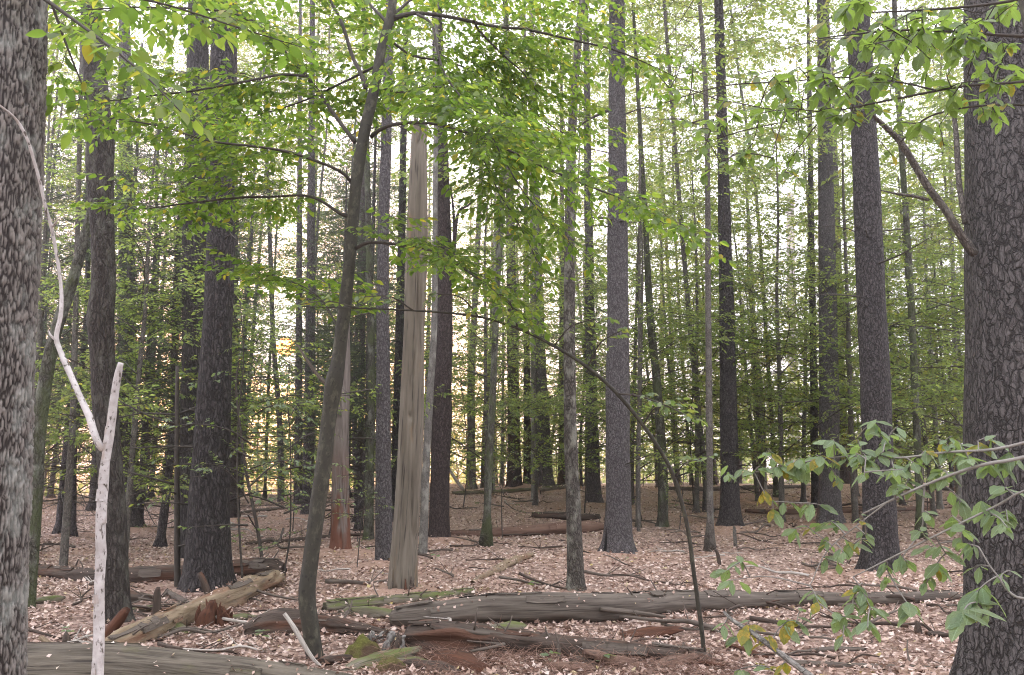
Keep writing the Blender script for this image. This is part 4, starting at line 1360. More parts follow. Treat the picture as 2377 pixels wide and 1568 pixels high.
for kd, rows in PLANTED.items():
    seen = {}
    for root, X, y in sorted(rows, key=lambda q: q[2]):
        w = place_words(X)
        k_ = seen[w] = seen.get(w, -1) + 1
        root["label"] = f"{ORD[min(k_, 11)]} {WORDS[kd]} {w}"

# ---- the far-off wood that closes the view: nobody could count it
rng = np.random.default_rng(77)
nfw = 100000
th_ = rng.uniform(-0.95, 0.95, nfw)
ds_ = rng.uniform(84, 140, nfw)
fx, fy = ds_ * np.sin(th_), ds_ * np.cos(th_)
fz = rng.uniform(-6, 1, nfw) + 20 * rng.beta(1.0, 2.4, nfw)
sa_ = np.arctan2(fx, fy) - SUN_AZ
se_ = np.arctan2(fz - EYE, ds_) - SUN_EL
keep = (np.hypot(sa_, se_) > 0.011 + 0.003 * vnoise(fx, fz, 0.5, 3)) & (fbm(th_ * 30, fz * 0.22, ds_ * 0.05, 3, 4) > -0.25 + 0.05 * np.maximum(fz - 8, 0))
fx, fy, fz = fx[keep], fy[keep], fz[keep]
n_ = len(fx)
V, T = leaves_geo(DIA, np.stack([fx, fy, fz], 1), rng.normal(0, 1, (n_, 3)), UP + rng.normal(0, 0.8, (n_, 3)), rng.uniform(0.35, 0.85, n_))
tag(link("far_woods", new_mesh("far_woods", V, None, T, [M['beech_far']])), kind="stuff")


# the same wood goes on beside and behind the camera
nb_ = 26000
th_ = rng.uniform(1.45, 2 * math.pi - 1.45, nb_)
ds_ = rng.uniform(20, 48, nb_)
bx_, by_ = ds_ * np.sin(th_), ds_ * np.cos(th_)
bz_ = 0.3 + 21 * rng.beta(1.1, 1.3, nb_)
keep = fbm(th_ * 9, bz_ * 0.3, ds_ * 0.1, 3, 14) > -0.3
bx_, by_, bz_ = bx_[keep], by_[keep], bz_[keep]
n_ = len(bx_)
V, T = leaves_geo(DIA, np.stack([bx_, by_, bz_], 1), rng.normal(0, 1, (n_, 3)), UP + rng.normal(0, 0.7, (n_, 3)), rng.uniform(0.5, 1.1, n_))
tag(link("surrounding_woods", new_mesh("surrounding_woods", V, None, T, [M['hemlock']])), kind="stuff")


# ------------------------------------------------------------------ logs, snapped stems, sticks
LOGS = []


def rough(R, seed, amt=0.16, end=True, L=None):
    def f(bx, by, S, th):
        rr = np.sqrt(bx ** 2 + by ** 2)
        o = amt * rr * (vnoise(bx / (R * .8), by / (R * .8), S / (R * 5), seed) + 0.6 * vnoise(bx / (R * .3), by / (R * .3), S / (R * 2.2), seed + 3) + 0.3 * vnoise(bx / (R * .12), by / (R * .12), S / (R * 1.6), seed + 7))
        if end and L:
            e = np.minimum(S, L - S)
            o = o - rr * 0.5 * np.clip(1 - e / (R * 1.2), 0, 1) * np.clip(vnoise(bx / (R * .5), by / (R * .5), 0.5, seed + 5) + .5, 0, 1)
        return o
    return f


def log(name, label, cat, pts, mat, seg=28, ring=0.04, seed=1, amt=0.16, cap_in=0.12, stubs=0, group=None, z_up=0.0, d=None, flat=1.0):
    """pts: (X, Y of the middle, width[, metres above its bed])"""
    rows = []
    for p in pts:
        if d is None:
            g = ground_at(p[0], p[1] + p[2] * 0.42)
            dd = g[1]
        else:
            dd = d
        q = at(p[0], p[1], dd)
        rows.append([*q, p[2] / 2 * mpp(p[0], p[1], dd)])
    rows = np.array(rows)
    L = np.linalg.norm(np.diff(rows[:, :3], axis=0), axis=1).sum()
    n = max(6, int(L / ring))
    C = curve(rows, n)
    P, R = C[:, :3], C[:, 3]
    base = P[0].copy()
    base[2] = float(terrain(P[0, 0], P[0, 1]))
    root = thing(name, label, cat, base, group)
    V, Q, T, b, h = tube(P, R, seg, rough(R.mean(), seed, amt, True, L), True, 0, seed, cap_in=cap_in)
    link("stem", MB().add(V, Q, T, 0, b, h).mesh("stem", [mat], origin=base), root)
    LOGS.append((P, R, name))
    if R.mean() > .06:          # loose plates of bark and wood still clinging to it
        rp = np.random.default_rng(seed + 500)
        Tn, Nn, Bn = frames(P)
        for _ in range(int(3 + L * 2.2)):
            i0 = int(rp.integers(2, n - 3))
            a0, wa = rp.uniform(-2.2, 2.2) + math.pi / 2 * 0, rp.uniform(.2, .55)
            ln_ = rp.uniform(.06, .26)
            uu, vv = np.meshgrid(np.linspace(-1, 1, 9), np.linspace(-1, 1, 5), indexing='ij')
            rag = 1 - .35 * rp.random(uu.shape) * (np.abs(uu) > .7)
            ii = np.clip(i0 + uu * ln_ / ring, 0, n - 1)
            fi = ii.astype(int)
            # angle measured from straight up
            c0 = Nn[fi] * 0 + UP
            sd_ = np.cross(Tn[fi], c0)
            aa = a0 * .6 + vv * wa * rag
            px_ = np.stack([np.interp(ii, np.arange(n), P[:, q]) for q in range(3)], 2)
            rr_ = np.interp(ii, np.arange(n), R) * 1.06 + .006 + .02 * np.clip(np.abs(uu) - .5, 0, 1) * rp.random() + .006 * rp.random(uu.shape)
            Vp = px_ + rr_[..., None] * (np.cos(aa)[..., None] * UP + np.sin(aa)[..., None] * sd_)
            Vi = Vp - (.012) * (np.cos(aa)[..., None] * UP + np.sin(aa)[..., None] * sd_)
            k_ = np.arange(8)[:, None] * 5
            m_ = np.arange(4)[None]
            Qa = np.stack([k_ + m_, k_ + m_ + 1, k_ + m_ + 6, k_ + m_ + 5], 2).reshape(-1, 4)
            rim = [q for q in range(5)] + [q * 5 + 4 for q in range(1, 9)] + [44 - q for q in range(1, 5)] + [q * 5 for q in range(7, 0, -1)]
            rim = np.array(rim)
            rn = np.roll(rim, -1)
            Qr = np.stack([rim, rn, rn + 45, rim + 45], 1)
            Vb = np.vstack([Vp.reshape(-1, 3), Vi.reshape(-1, 3)])
            bk = np.stack([uu * 0 + rp.random(), vv * .1, uu * ln_ + rp.random() * 5], 2).reshape(-1, 3)
            link("bark_plate", MB().add(Vb, np.vstack([Qa, Qa[:, ::-1] + 45, Qr]), None, 0, np.vstack([bk, bk])).mesh("bark_plate", [mat if rp.random() < .5 else M['stick']], smooth=False, origin=base), root)
    rg = np.random.default_rng(seed)
    for _ in range(stubs):
        i = int(rg.integers(2, n - 2))
        a = rg.uniform(0.15, math.pi - .15)
        d_ = unit(np.array([rg.normal(0, .5), -math.cos(a) * .8, math.sin(a)]))
        l_ = rg.uniform(0.06, 0.22) + R[i]
        r_ = rg.uniform(.007, .016)
        pc = curve(np.array([P[i] + d_ * R[i] * .6, P[i] + d_ * l_ * .7, P[i] + d_ * l_ + rg.normal(0, .02, 3)]), 5)
        V, Q, T, b, h = tube(pc, np.linspace(r_, r_ * .5, 5), 6)
        link("branch_stub", MB().add(V, Q, T, 0, b, h).mesh("branch_stub", [M['stick']], origin=base), root)
    return root, base, P, R


log("log", "long grey weathered log lying across the leaf litter past the snag's foot", "log",
    [(908, 1438, 46), (980, 1432, 62), (1100, 1420, 68), (1250, 1416, 70), (1420, 1412, 64), (1560, 1401, 52), (1700, 1396, 44), (1850, 1392, 36), (2000, 1392, 32), (2120, 1388, 28), (2240, 1382, 18)], M['log'], 36, 0.035, 61, 0.13, 0.25, stubs=3)
log("split_branch", "broken slab of wood leaning on the long grey log's middle", "branch",
    [(1392, 1414, 10), (1450, 1420, 12), (1500, 1426, 9), (1545, 1432, 6)], M['stick'], 10, 0.03, 62, d=ground_at(1450, 1444)[1] - 0.12)
log("log", "mossy green log end-on to the bare snag's foot", "log",
    [(752, 1412, 30), (800, 1407, 29), (900, 1398, 28), (1000, 1388, 25), (1098, 1374, 16)], M['log_moss'], 26, 0.03, 63, 0.15, 0.1, stubs=5)
log("log", "low crumbling log draped in pine needles with a dark hollow side", "log",
    [(945, 1482, 66), (1040, 1484, 70), (1150, 1492, 60), (1270, 1502, 54), (1400, 1510, 48), (1520, 1518, 42), (1650, 1528, 30)], M['log_dark'], 34, 0.03, 64, 0.34, 0.3, stubs=2)
log("pole", "bleached slim pole resting along the needle-draped crumbling log", "log",
    [(1056, 1462, 12), (1160, 1474, 15), (1300, 1488, 15), (1440, 1502, 13), (1600, 1512, 9)], M['log'], 14, 0.04, 65, 0.15, d=ground_at(1250, 1522)[1] - .02, stubs=3)
log("log", "huge greenish log stretched across the lower corner under the white stem", "log",
    [(-60, 1580, 150), (100, 1576, 146), (250, 1572, 140), (420, 1584, 132), (600, 1602, 126), (800, 1632, 120), (1000, 1668, 110)], M['log_green'], 64, 0.03, 66, 0.09, 0.1, d=5.6, stubs=0)
log("log", "dark fallen trunk behind the maple, its near half under needles", "log",
    [(60, 1326, 26), (140, 1330, 30), (250, 1338, 36), (340, 1336, 38), (430, 1332, 36)], M['log_dark'], 24, 0.04, 67, 0.2, 0.1, stubs=8)
log("log", "ragged broken-off end of a dark log beyond the stout dark pine", "log",
    [(520, 1322, 38), (580, 1320, 42), (630, 1322, 46), (658, 1326, 40)], M['log_dark'], 28, 0.03, 68, 0.3, 0.25, stubs=4)
log("log", "pale tan rotten log crumbling into the litter", "log",
    [(235, 1508, 40), (300, 1484, 50), (380, 1448, 54), (460, 1414, 50), (540, 1382, 54), (620, 1352, 44), (650, 1340, 26)], M['rot_pale'], 30, 0.04, 69, 0.3, 0.1, stubs=1)
log("log", "dark flaky slab of rotting wood behind the curved sapling's foot", "log",
    [(566, 1466, 26), (610, 1454, 46), (660, 1450, 50), (740, 1452, 44), (830, 1462, 30), (900, 1470, 14)], M['log_dark'], 28, 0.03, 70, 0.34, 0.1, stubs=3)
log("log", "reddish half-sunk log in front of the ridge", "log",
    [(1046, 1240, 14), (1130, 1238, 20), (1220, 1234, 25), (1300, 1228, 28), (1370, 1224, 24), (1410, 1222, 14)], M['log_red'], 20, 0.06, 71, 0.22, 0.1, stubs=6)
log("log", "short black rotten log before the small dark pine", "log",
    [(1236, 1196, 14), (1290, 1198, 17), (1340, 1202, 17), (1392, 1200, 12)], M['log_dark'], 18, 0.06, 72, 0.25, 0.1, stubs=4)
log("log", "mossy thin log lying on the ridge's brow", "log",
    [(1050, 1146, 8), (1160, 1142, 9), (1250, 1136, 10), (1330, 1128, 9), (1400, 1120, 6)], M['log_moss'], 12, 0.1, 73, 0.15, stubs=4)
log("log", "thin bare log just below the ridge behind the arching sapling", "log",
    [(1545, 1134, 8), (1640, 1136, 10), (1760, 1132, 10), (1870, 1130, 7)], M['log'], 12, 0.1, 74, 0.15, stubs=4)
log("log", "thin log at the ridge beyond the dark flared pine", "log",
    [(2060, 1136, 8), (2150, 1134, 11), (2260, 1140, 10), (2340, 1150, 8)], M['log_dark'], 12, 0.1, 75, 0.2, stubs=3)
log("log", "slim brown log passing behind the straight greyish pine", "log",
    [(1730, 1186, 9), (1830, 1190, 12), (1960, 1186, 13), (2080, 1184, 11), (2220, 1176, 8)], M['log_red'], 14, 0.08, 76, 0.18, stubs=4)
log("log", "bare slim log beyond the curved sapling in the glow", "log",
    [(560, 1190, 8), (640, 1182, 9), (720, 1178, 8)], M['stick'], 12, 0.1, 77, 0.15, stubs=2)
log("log", "slim dark log crossing behind the red rotting snag", "log",
    [(570, 1262, 7), (660, 1256, 9), (760, 1246, 8), (860, 1240, 6)], M['log_dark'], 12, 0.08, 78, 0.2, stubs=4)
log("pole", "short barkless pole near the huge scaly pine's foot", "log",
    [(1880, 1512, 12), (1940, 1508, 14), (2010, 1508, 9)], M['log'], 14, 0.03, 79, 0.15)
log("pole", "long rail-like pole at the lower edge beside the short barkless pole", "log",
    [(1840, 1540, 14), (1960, 1546, 15), (2100, 1550, 12), (2220, 1552, 8)], M['stick'], 14, 0.04, 80, 0.15, stubs=2)
log("log", "twisted brown branch wood between the flaky trunk and the mossy log", "log",
    [(1096, 1352, 9), (1130, 1334, 14), (1165, 1316, 18), (1200, 1300, 18), (1236, 1288, 12)], M['rot_pale'], 16, 0.04, 81, 0.3)
log("branch", "pale forked branch lying before the curved sapling's foot", "branch",
    [(660, 1424, 9), (682, 1456, 11), (708, 1502, 11), (730, 1534, 8), (752, 1552, 5)], M['stick_pale'], 10, 0.03, 82, 0.1, d=7.0)
log("branch", "leaning dark red branch stub at the maple's foot", "branch",
    [(240, 1486, 20), (264, 1456, 26), (288, 1424, 22), (298, 1414, 16)], M['rot_red'], 14, 0.03, 83, 0.15, d=ground_at(260, 1490)[1])
log("branch", "pale stub poking up beside the huge greenish log", "branch",
    [(92, 1478, 10), (112, 1494, 13), (132, 1512, 12)], M['rot_pale'], 12, 0.02, 84, 0.15, d=6.4)
log("root", "root limb bending down from the stout dark pine", "branch",
    [(462, 1330, 12), (472, 1350, 14), (486, 1384, 16), (494, 1392, 10)], M['log_dark'], 12, 0.03, 85, 0.15, d=ground_at(480, 1384)[1] - .05)
log("branch", "broken limb lying behind the pale tan rotten log", "branch",
    [(386, 1372, 10), (410, 1388, 14), (434, 1400, 14)], M['stick'], 12, 0.03, 86, 0.15)
log("leaning_pole", "bleached dead pole leaning at the ridge by the dark leaning pine", "dead tree",
    [(1078, 1140, 8), (1064, 1122, 8), (1048, 1098, 7), (1036, 1078, 5)], M['stick_pale'], 10, 0.1, 87, 0.1, d=ground_at(1078, 1140)[1])


def upright(name, label, pts, mat, seed, d=None, seg=16, cap_in=0.05, amt=0.3, group=None, cat="stump"):
    base, rows = trunk_line(pts, None, d, 0.1)
    n = max(6, int(np.linalg.norm(np.diff(rows[:, :3], axis=0), axis=1).sum() / 0.02))
    C = curve(rows, n)
    L = np.linalg.norm(np.diff(C[:, :3], axis=0), axis=1).sum()
    root = thing(name, label, cat, base, group)
    V, Q, T, b, h = tube(C[:, :3], C[:, 3], seg, rough(C[:, 3].mean(), seed, amt, True, L), True, 0.2, seed, cap_in=cap_in)
    link("wood", MB().add(V, Q, T, 0, b, h).mesh("wood", [mat], origin=base), root)
    if name == 'stump':
        rg = np.random.default_rng(seed)
        for k in range(7):
            a = k * .9 + rg.uniform(0, .5)
            q = C[0, :3] + np.array([math.cos(a), math.sin(a), 0]) * C[2, 3] * rg.uniform(.5, 1.0) + [0, 0, .1]
            hh = rg.uniform(.12, .3)
            cc = curve(np.array([[*q, .03], [*(q + [rg.normal(0, .015), rg.normal(0, .015), hh * .6]), .022], [*(q + [rg.normal(0, .03), rg.normal(0, .03), hh]), .004]]), 7)
            V, Q, T, b, h = tube(cc[:, :3], cc[:, 3], 7, rough(.025, seed + k, .35, False))
            link("splinter", MB().add(V, Q, T, 0, b, h).mesh("splinter", [mat], origin=base), root)
    return root


upright("stump", "jagged red stump, the taller of two before the pale tan log", [(476, 1456, 46), (484, 1430, 38), (490, 1410, 24), (492, 1394, 12)], M['rot_red'], 91)
upright("stump", "shorter crumbling red stump next to the jagged taller one", [(520, 1454, 42), (516, 1436, 32), (514, 1420, 22), (512, 1408, 10)], M['rot_red'], 92)
upright("stub", "upright brown stub on the pale tan rotten log", [(362, 1440, 26), (362, 1415, 20), (364, 1385, 17), (368, 1364, 14)], M['log_dark'], 93)
upright("stub", "small pointed stub beside the huge greenish log", [(156, 1502, 20), (154, 1485, 16), (154, 1466, 7)], M['log_dark'], 94)
upright("stub", "charred upright stick in the litter before the seamed pine", [(1672, 1312, 9), (1668, 1295, 8), (1662, 1276, 5)], M['log_dark'], 95, seg=9)
upright("stub", "dark thin post hidden before the seamed pine's foot", [(1709, 1272, 9), (1706, 1250, 9), (1704, 1222, 8)], M['slim'], 96, seg=9)
upright("stub", "stubby dark root crook in the litter by the huge pine", [(2132, 1474, 20), (2130, 1458, 14), (2128, 1442, 8)], M['log_dark'], 97, seg=10)
upright("stub", "pale splinter sticking up on the slim bleached pole", [(1592, 1516, 11), (1588, 1504, 9), (1586, 1492, 6)], M['stick'], 98, seg=9)
for nm_l, X, Y, hh0, cnt_, sd_ in (("bleached grey root shards with black pits before the crumbling log", 912, 1524, .24, 9, 99), ("smaller bleached root shards beside the larger grey ones", 882, 1494, .15, 7, 100)):
    g = ground_at(X, Y)
    rootp = thing("root_remnant", nm_l, "dead wood", g)
    rg = np.random.default_rng(sd_)
    for k in range(cnt_):
        q = g + np.array([rg.normal(0, .055), rg.normal(0, .04), -.03])
        hh = hh0 * rg.uniform(.45, 1.1)
        ln = np.array([rg.normal(.1, .25), rg.normal(0, .2), 1.0]) * hh
        w_ = rg.uniform(.018, .04)
        cc = curve(np.array([[*q, w_ * 1.3], [*(q + ln * .4 + rg.normal(0, .012, 3)), w_], [*(q + ln * .8 + rg.normal(0, .02, 3)), w_ * .7], [*(q + ln), .004]]), 12)
        V, Q, T, b, h = tube(cc[:, :3], cc[:, 3], 10, rough(w_, sd_ + k, .75, False))
        link("shard", MB().add(V, Q, T, 0, b, h).mesh("shard", [M['bleached'] if k % 4 else M['log_dark']], origin=g), rootp)
upright("stub", "twiggy brown stem upright in front of the crumbling log", [(1296, 1540, 9), (1298, 1510, 8), (1290, 1470, 4)], M['stick'], 101, seg=8)

# chunks of rotten wood strewn round the logs
CH = []
for k in range(5):
    L_ = 0.5
    cc = curve(np.array([[-.25, 0, 0, .05], [-.1, .01, .012, .075], [.08, -.015, .005, .07], [.25, .01, 0, .03]]), 12)
    V, Q, T, b, h = tube(cc[:, :3], cc[:, 3], 14, rough(.06, 700 + k, .6, True, .5), True, 0, k, cap_in=.02)
    V[:, 2] *= 0.6
    CH.append([MB().add(V, Q, T, 0, b, h).mesh("wood_chunk", [M[m_]]) for m_ in ('log_dark', 'log_red', 'log_moss', 'rot_red')])
rg = np.random.default_rng(15)
CL = ["dark rotten wood chunk", "reddish-brown wood chunk", "mossy wood chunk", "crumbled red wood chunk"]
for k, (X, Y) in enumerate([(850, 1470), (880, 1545), (960, 1548), (1060, 1550), (1150, 1545), (1240, 1552), (1350, 1548), (1450, 1552), (1560, 1548), (1640, 1550), (790, 1540), (700, 1470), (1010, 1560), (1180, 1470), (420, 1470), (330, 1420), (300, 1400), (560, 1440), (1500, 1480), (1740, 1520), (860, 1430), (110, 1400), (2180, 1480), (1330, 1560), (930, 1450)]):
    g = ground_at(X, Y)
    c = int(rg.integers(0, 4))
    o = link("wood_chunk", CH[k % 5][c], None, Vector([float(q) for q in g]) + Vector((0, 0, .015)))
    o.rotation_euler = (rg.normal(0, .2), rg.normal(0, .15), rg.normal(0, .5))
    q_ = rg.uniform(.5, 1.25)
    o.scale = (q_ * rg.uniform(.8, 1.5), q_, q_ * rg.uniform(.7, 1.3))
    near_ = min([(735, 1525, "the curved sapling's foot"), (912, 1520, "the bleached root shards"), (1250, 1416, "the long grey log"), (1300, 1500, "the middle of the crumbling log"), (1640, 1530, "the arching sapling's foot"), (490, 1430, "the jagged red stumps"), (362, 1400, "the upright brown stub"), (1500, 1515, "the crumbling log's thin end"), (150, 1480, "the small pointed stub"), (2250, 1480, "the huge scaly pine's foot"), (846, 1528, "the mossy hummock"), (1060, 1500, "the crumbling log's hollow end")], key=lambda q: (q[0] - X) ** 2 + (q[1] - Y) ** 2)
    tag(o, f"{'small' if q_ < .85 else 'big'} {CL[c]} just {'left' if X < near_[0] else 'right'} of {near_[2]}, {'before' if Y > near_[1] else 'beyond'} it", "wood chunk", "rotten wood chunks in the litter")

# mossy hummock
def mound(name, label, X, Y, rx, ry, h, mat, seed):
    g = ground_at(X, Y)
    n = 26
    a = np.linspace(0, 2 * math.pi, 40, endpoint=False)
    r = np.linspace(0, 1, n)
    Rr, A = np.meshgrid(r, a, indexing='ij')
    x = g[0] + rx * Rr * np.cos(A)
    y = g[1] + ry * Rr * np.sin(A)
    z = terrain(x, y) - 0.02 + h * (1 - Rr ** 2) ** 1.2 * (1 + 0.5 * fbm(x * 7, y * 7, 0.2, 3, seed)) + 0.02 * fbm(x * 26, y * 26, .4, 2, seed)
    i = np.arange(n - 1)[:, None] * 40
    j = np.arange(40)[None]
    Q = np.stack([i + j, i + 40 + j, i + 40 + (j + 1) % 40, i + (j + 1) % 40], 2).reshape(-1, 4)
    V = np.stack([x, y, z], 2).reshape(-1, 3) - g
    root = link(name, new_mesh(name, V, Q, None, [mat]), None, Vector([float(c) for c in g]))
    return tag(root, label, "moss")


mound("moss_hummock", "bright mossy hummock in the litter below the curved sapling", 846, 1528, .2, .22, .16, M['moss'], 3)
mound("moss_hummock", "low second mossy lump spilling from the bright hummock", 905, 1556, .16, .14, .1, M['moss'], 4)

# the white dead stem with its fork
wd = 4.05
rowsA = [(226, 1640, 30), (228, 1568, 29), (230, 1470, 28), (230, 1380, 27), (234, 1280, 27), (234, 1200, 26), (240, 1120, 25), (248, 1050, 23), (258, 980, 22), (266, 920, 21), (274, 870, 18), (281, 842, 14)]
rowsA = [(x_, y_, w_ * .86) for x_, y_, w_ in rowsA]
base, rows = trunk_line(rowsA, None, wd)
C = curve(rows, 170)
rootw = thing("dead_stem", "white peeling dead stem with a forked branch beside the maple", "dead tree", base)
V, Q, T, b, h = tube(C[:, :3], C[:, 3], 22, rough(.03, 5, .13, False), True, .1, cap_in=.02)
link("stem", MB().add(V, Q, T, 0, b, h).mesh("stem", [M['birch']], origin=base), rootw)
limb_px(rootw, base, [(244, 1046, 17, wd), (226, 1026, 17, wd), (206, 966, 16, wd + .05), (182, 912, 14, wd + .1), (160, 862, 14, wd + .15), (136, 806, 12, wd + .2), (131, 780, 11, wd + .2), (142, 720, 9, wd + .2), (140, 650, 8, wd + .2), (122, 540, 8, wd + .15), (108, 490, 8, wd + .1), (92, 420, 7, wd + .05), (78, 370, 7, wd), (62, 320, 7, wd - .05), (36, 276, 6, wd - .1), (0, 246, 5, wd - .2), (-30, 226, 3, wd - .25)], M['birch'], seg=10, n=90)
limb_px(rootw, base, [(120, 528, 6, wd + .15), (128, 520, 5, wd + .1), (134, 509, 3, wd + .05)], M['birch'], n=5)
limb_px(rootw, base, [(130, 790, 7, wd + .2), (118, 780, 6, wd + .2), (112, 768, 3, wd + .2)], M['birch'], n=5)
rg = np.random.default_rng(8)
for k in range(9):       # curled plates of bark still on the stem
    i = int(rg.integers(4, 160))
    a = rg.uniform(-2.6, -0.5)
    w, hh_ = rg.uniform(.5, 1.1), rg.uniform(.03, .09)
    aa = np.linspace(a - w, a + w, 7)
    r = C[i, 3] * 1.08 + .002
    zz = np.linspace(-hh_, hh_, 5)
    A_, Z_ = np.meshgrid(aa, zz)
    lift = 0.002 * (np.abs(Z_) / hh_) ** 3 * (Z_ < 0) + 0.0015 * vnoise(A_ * 3, Z_ * 40, k, 3)
    t = np.clip(i + Z_ / 0.021, 0, 169)
    px = np.interp(t, np.arange(170), C[:, 0]) + (r + lift) * np.cos(A_)
    py = np.interp(t, np.arange(170), C[:, 1]) + (r + lift) * np.sin(A_)
    pz = np.interp(t, np.arange(170), C[:, 2])
    ii = np.arange(4)[:, None] * 7
    jj = np.arange(6)[None]
    Q = np.stack([ii + jj, ii + jj + 1, ii + 8 + jj, ii + 7 + jj], 2).reshape(-1, 4)
    Vv = np.stack([px, py, pz], 2).reshape(-1, 3)
    link("bark_flake", MB().add(Vv, Q, None, 0, np.stack([A_ * .03, A_ * 0, Z_ + k], 2).reshape(-1, 3)).mesh("bark_flake", [M['birch']], origin=base), rootw)

# bare twigs lying about: each a thing, sharing six meshes
TW = []
for k in range(6):
    rg = np.random.default_rng(600 + k)
    L = 1.0
    pts = np.stack([np.linspace(-.5, .5, 5), rg.normal(0, .05, 5), np.abs(rg.normal(.0, .03, 5)) + .012, np.linspace(.014, .006, 5)], 1)
    C = curve(pts, 14)
    V, Q, T, b, h = tube(C[:, :3], C[:, 3], 6)
    mb = MB().add(V, Q, T, 0, b, h)
    j = rg.integers(3, 12, 3)
    sticks(mb, C[j, :3], C[j, :3] + np.stack([rg.uniform(.08, .25, 3), rg.uniform(-.2, .2, 3), rg.uniform(0, .1, 3)], 1), .006, .003)
    TW.append([mb.mesh("twig", [M[m]]) for m in ('stick', 'log_dark', 'stick_pale')])
rg = np.random.default_rng(9)
LAB = ["brown stick on litter", "dark rotten stick on litter", "pale stick on litter"]
SZ = ["short", "arm-long", "long"]
SPOTS = [(266, 1440, "the rough-barked maple"), (484, 1366, "the stout dark pine"), (340, 1340, "the dark log behind the maple"), (450, 1420, "the pale rotten log"), (735, 1525, "the curved sapling's foot"), (792, 1287, "the red rotting snag"), (934, 1384, "the bare grey snag"), (890, 1317, "the lavender-grey pine"), (1021, 1258, "the dark leaning pine"), (1000, 1390, "the mossy green log"), (1250, 1416, "the long grey log"), (1850, 1392, "the long log's thin end"), (1300, 1510, "the crumbling log"), (1337, 1370, "the flaky slim trunk"), (1436, 1294, "the stout scarred pine"), (1538, 1222, "the mossy straight trunk"), (1695, 1229, "the slender seamed pine"), (1927, 1222, "the straight greyish pine"), (2045, 1337, "the dark flared pine"), (2250, 1500, "the huge scaly pine's foot"), (1636, 1535, "the arching sapling's foot"), (1250, 1232, "the reddish half-sunk log"), (1379, 1174, "the small dark pine"), (1195, 1136, "the reddish ridge pine"), (1900, 1186, "the slim brown log"), (650, 1190, "the slim log in the glow"), (150, 1318, "the thin slanting trunk"), (1940, 1510, "the short barkless pole"), (2150, 1136, "the thin ridge log")]
seen_st = {}
n_st = 0
while n_st < 230:
    X, Y = rg.uniform(60, 2330), 1568 - 440 * rg.random() ** 0.8
    g = ground_at(X, Y)
    if g[1] > 36:
        continue
    c = int(rg.choice(3, p=[.45, .4, .15]))
    o = link("stick", TW[int(rg.integers(0, 6))][c], None, Vector([float(q) for q in g]))
    s = rg.uniform(.25, 1.1) * (0.7 + g[1] * .03)
    o.scale = (s, s * 1.5, s * rg.uniform(1.0, 2.0))
    o.rotation_euler = (rg.normal(0, .1), rg.normal(0, .1), rg.normal(0, .7) + (math.pi if rg.random() < .5 else 0))
    near_ = min(SPOTS, key=lambda q: (q[0] - X) ** 2 + 4 * (q[1] - Y) ** 2)
    w_ = ("left of " if X < near_[0] else "right of ") + near_[2]
    k_ = seen_st[(c, w_)] = seen_st.get((c, w_), -1) + 1
    tag(o, f"{SZ[0 if s < .6 else 1 if s < 1 else 2]} {LAB[c]} {w_}" + (f", {ORD[min(k_, 11)]} one" if k_ else ""), "stick", "dead sticks on the leaf litter")
    n_st += 1

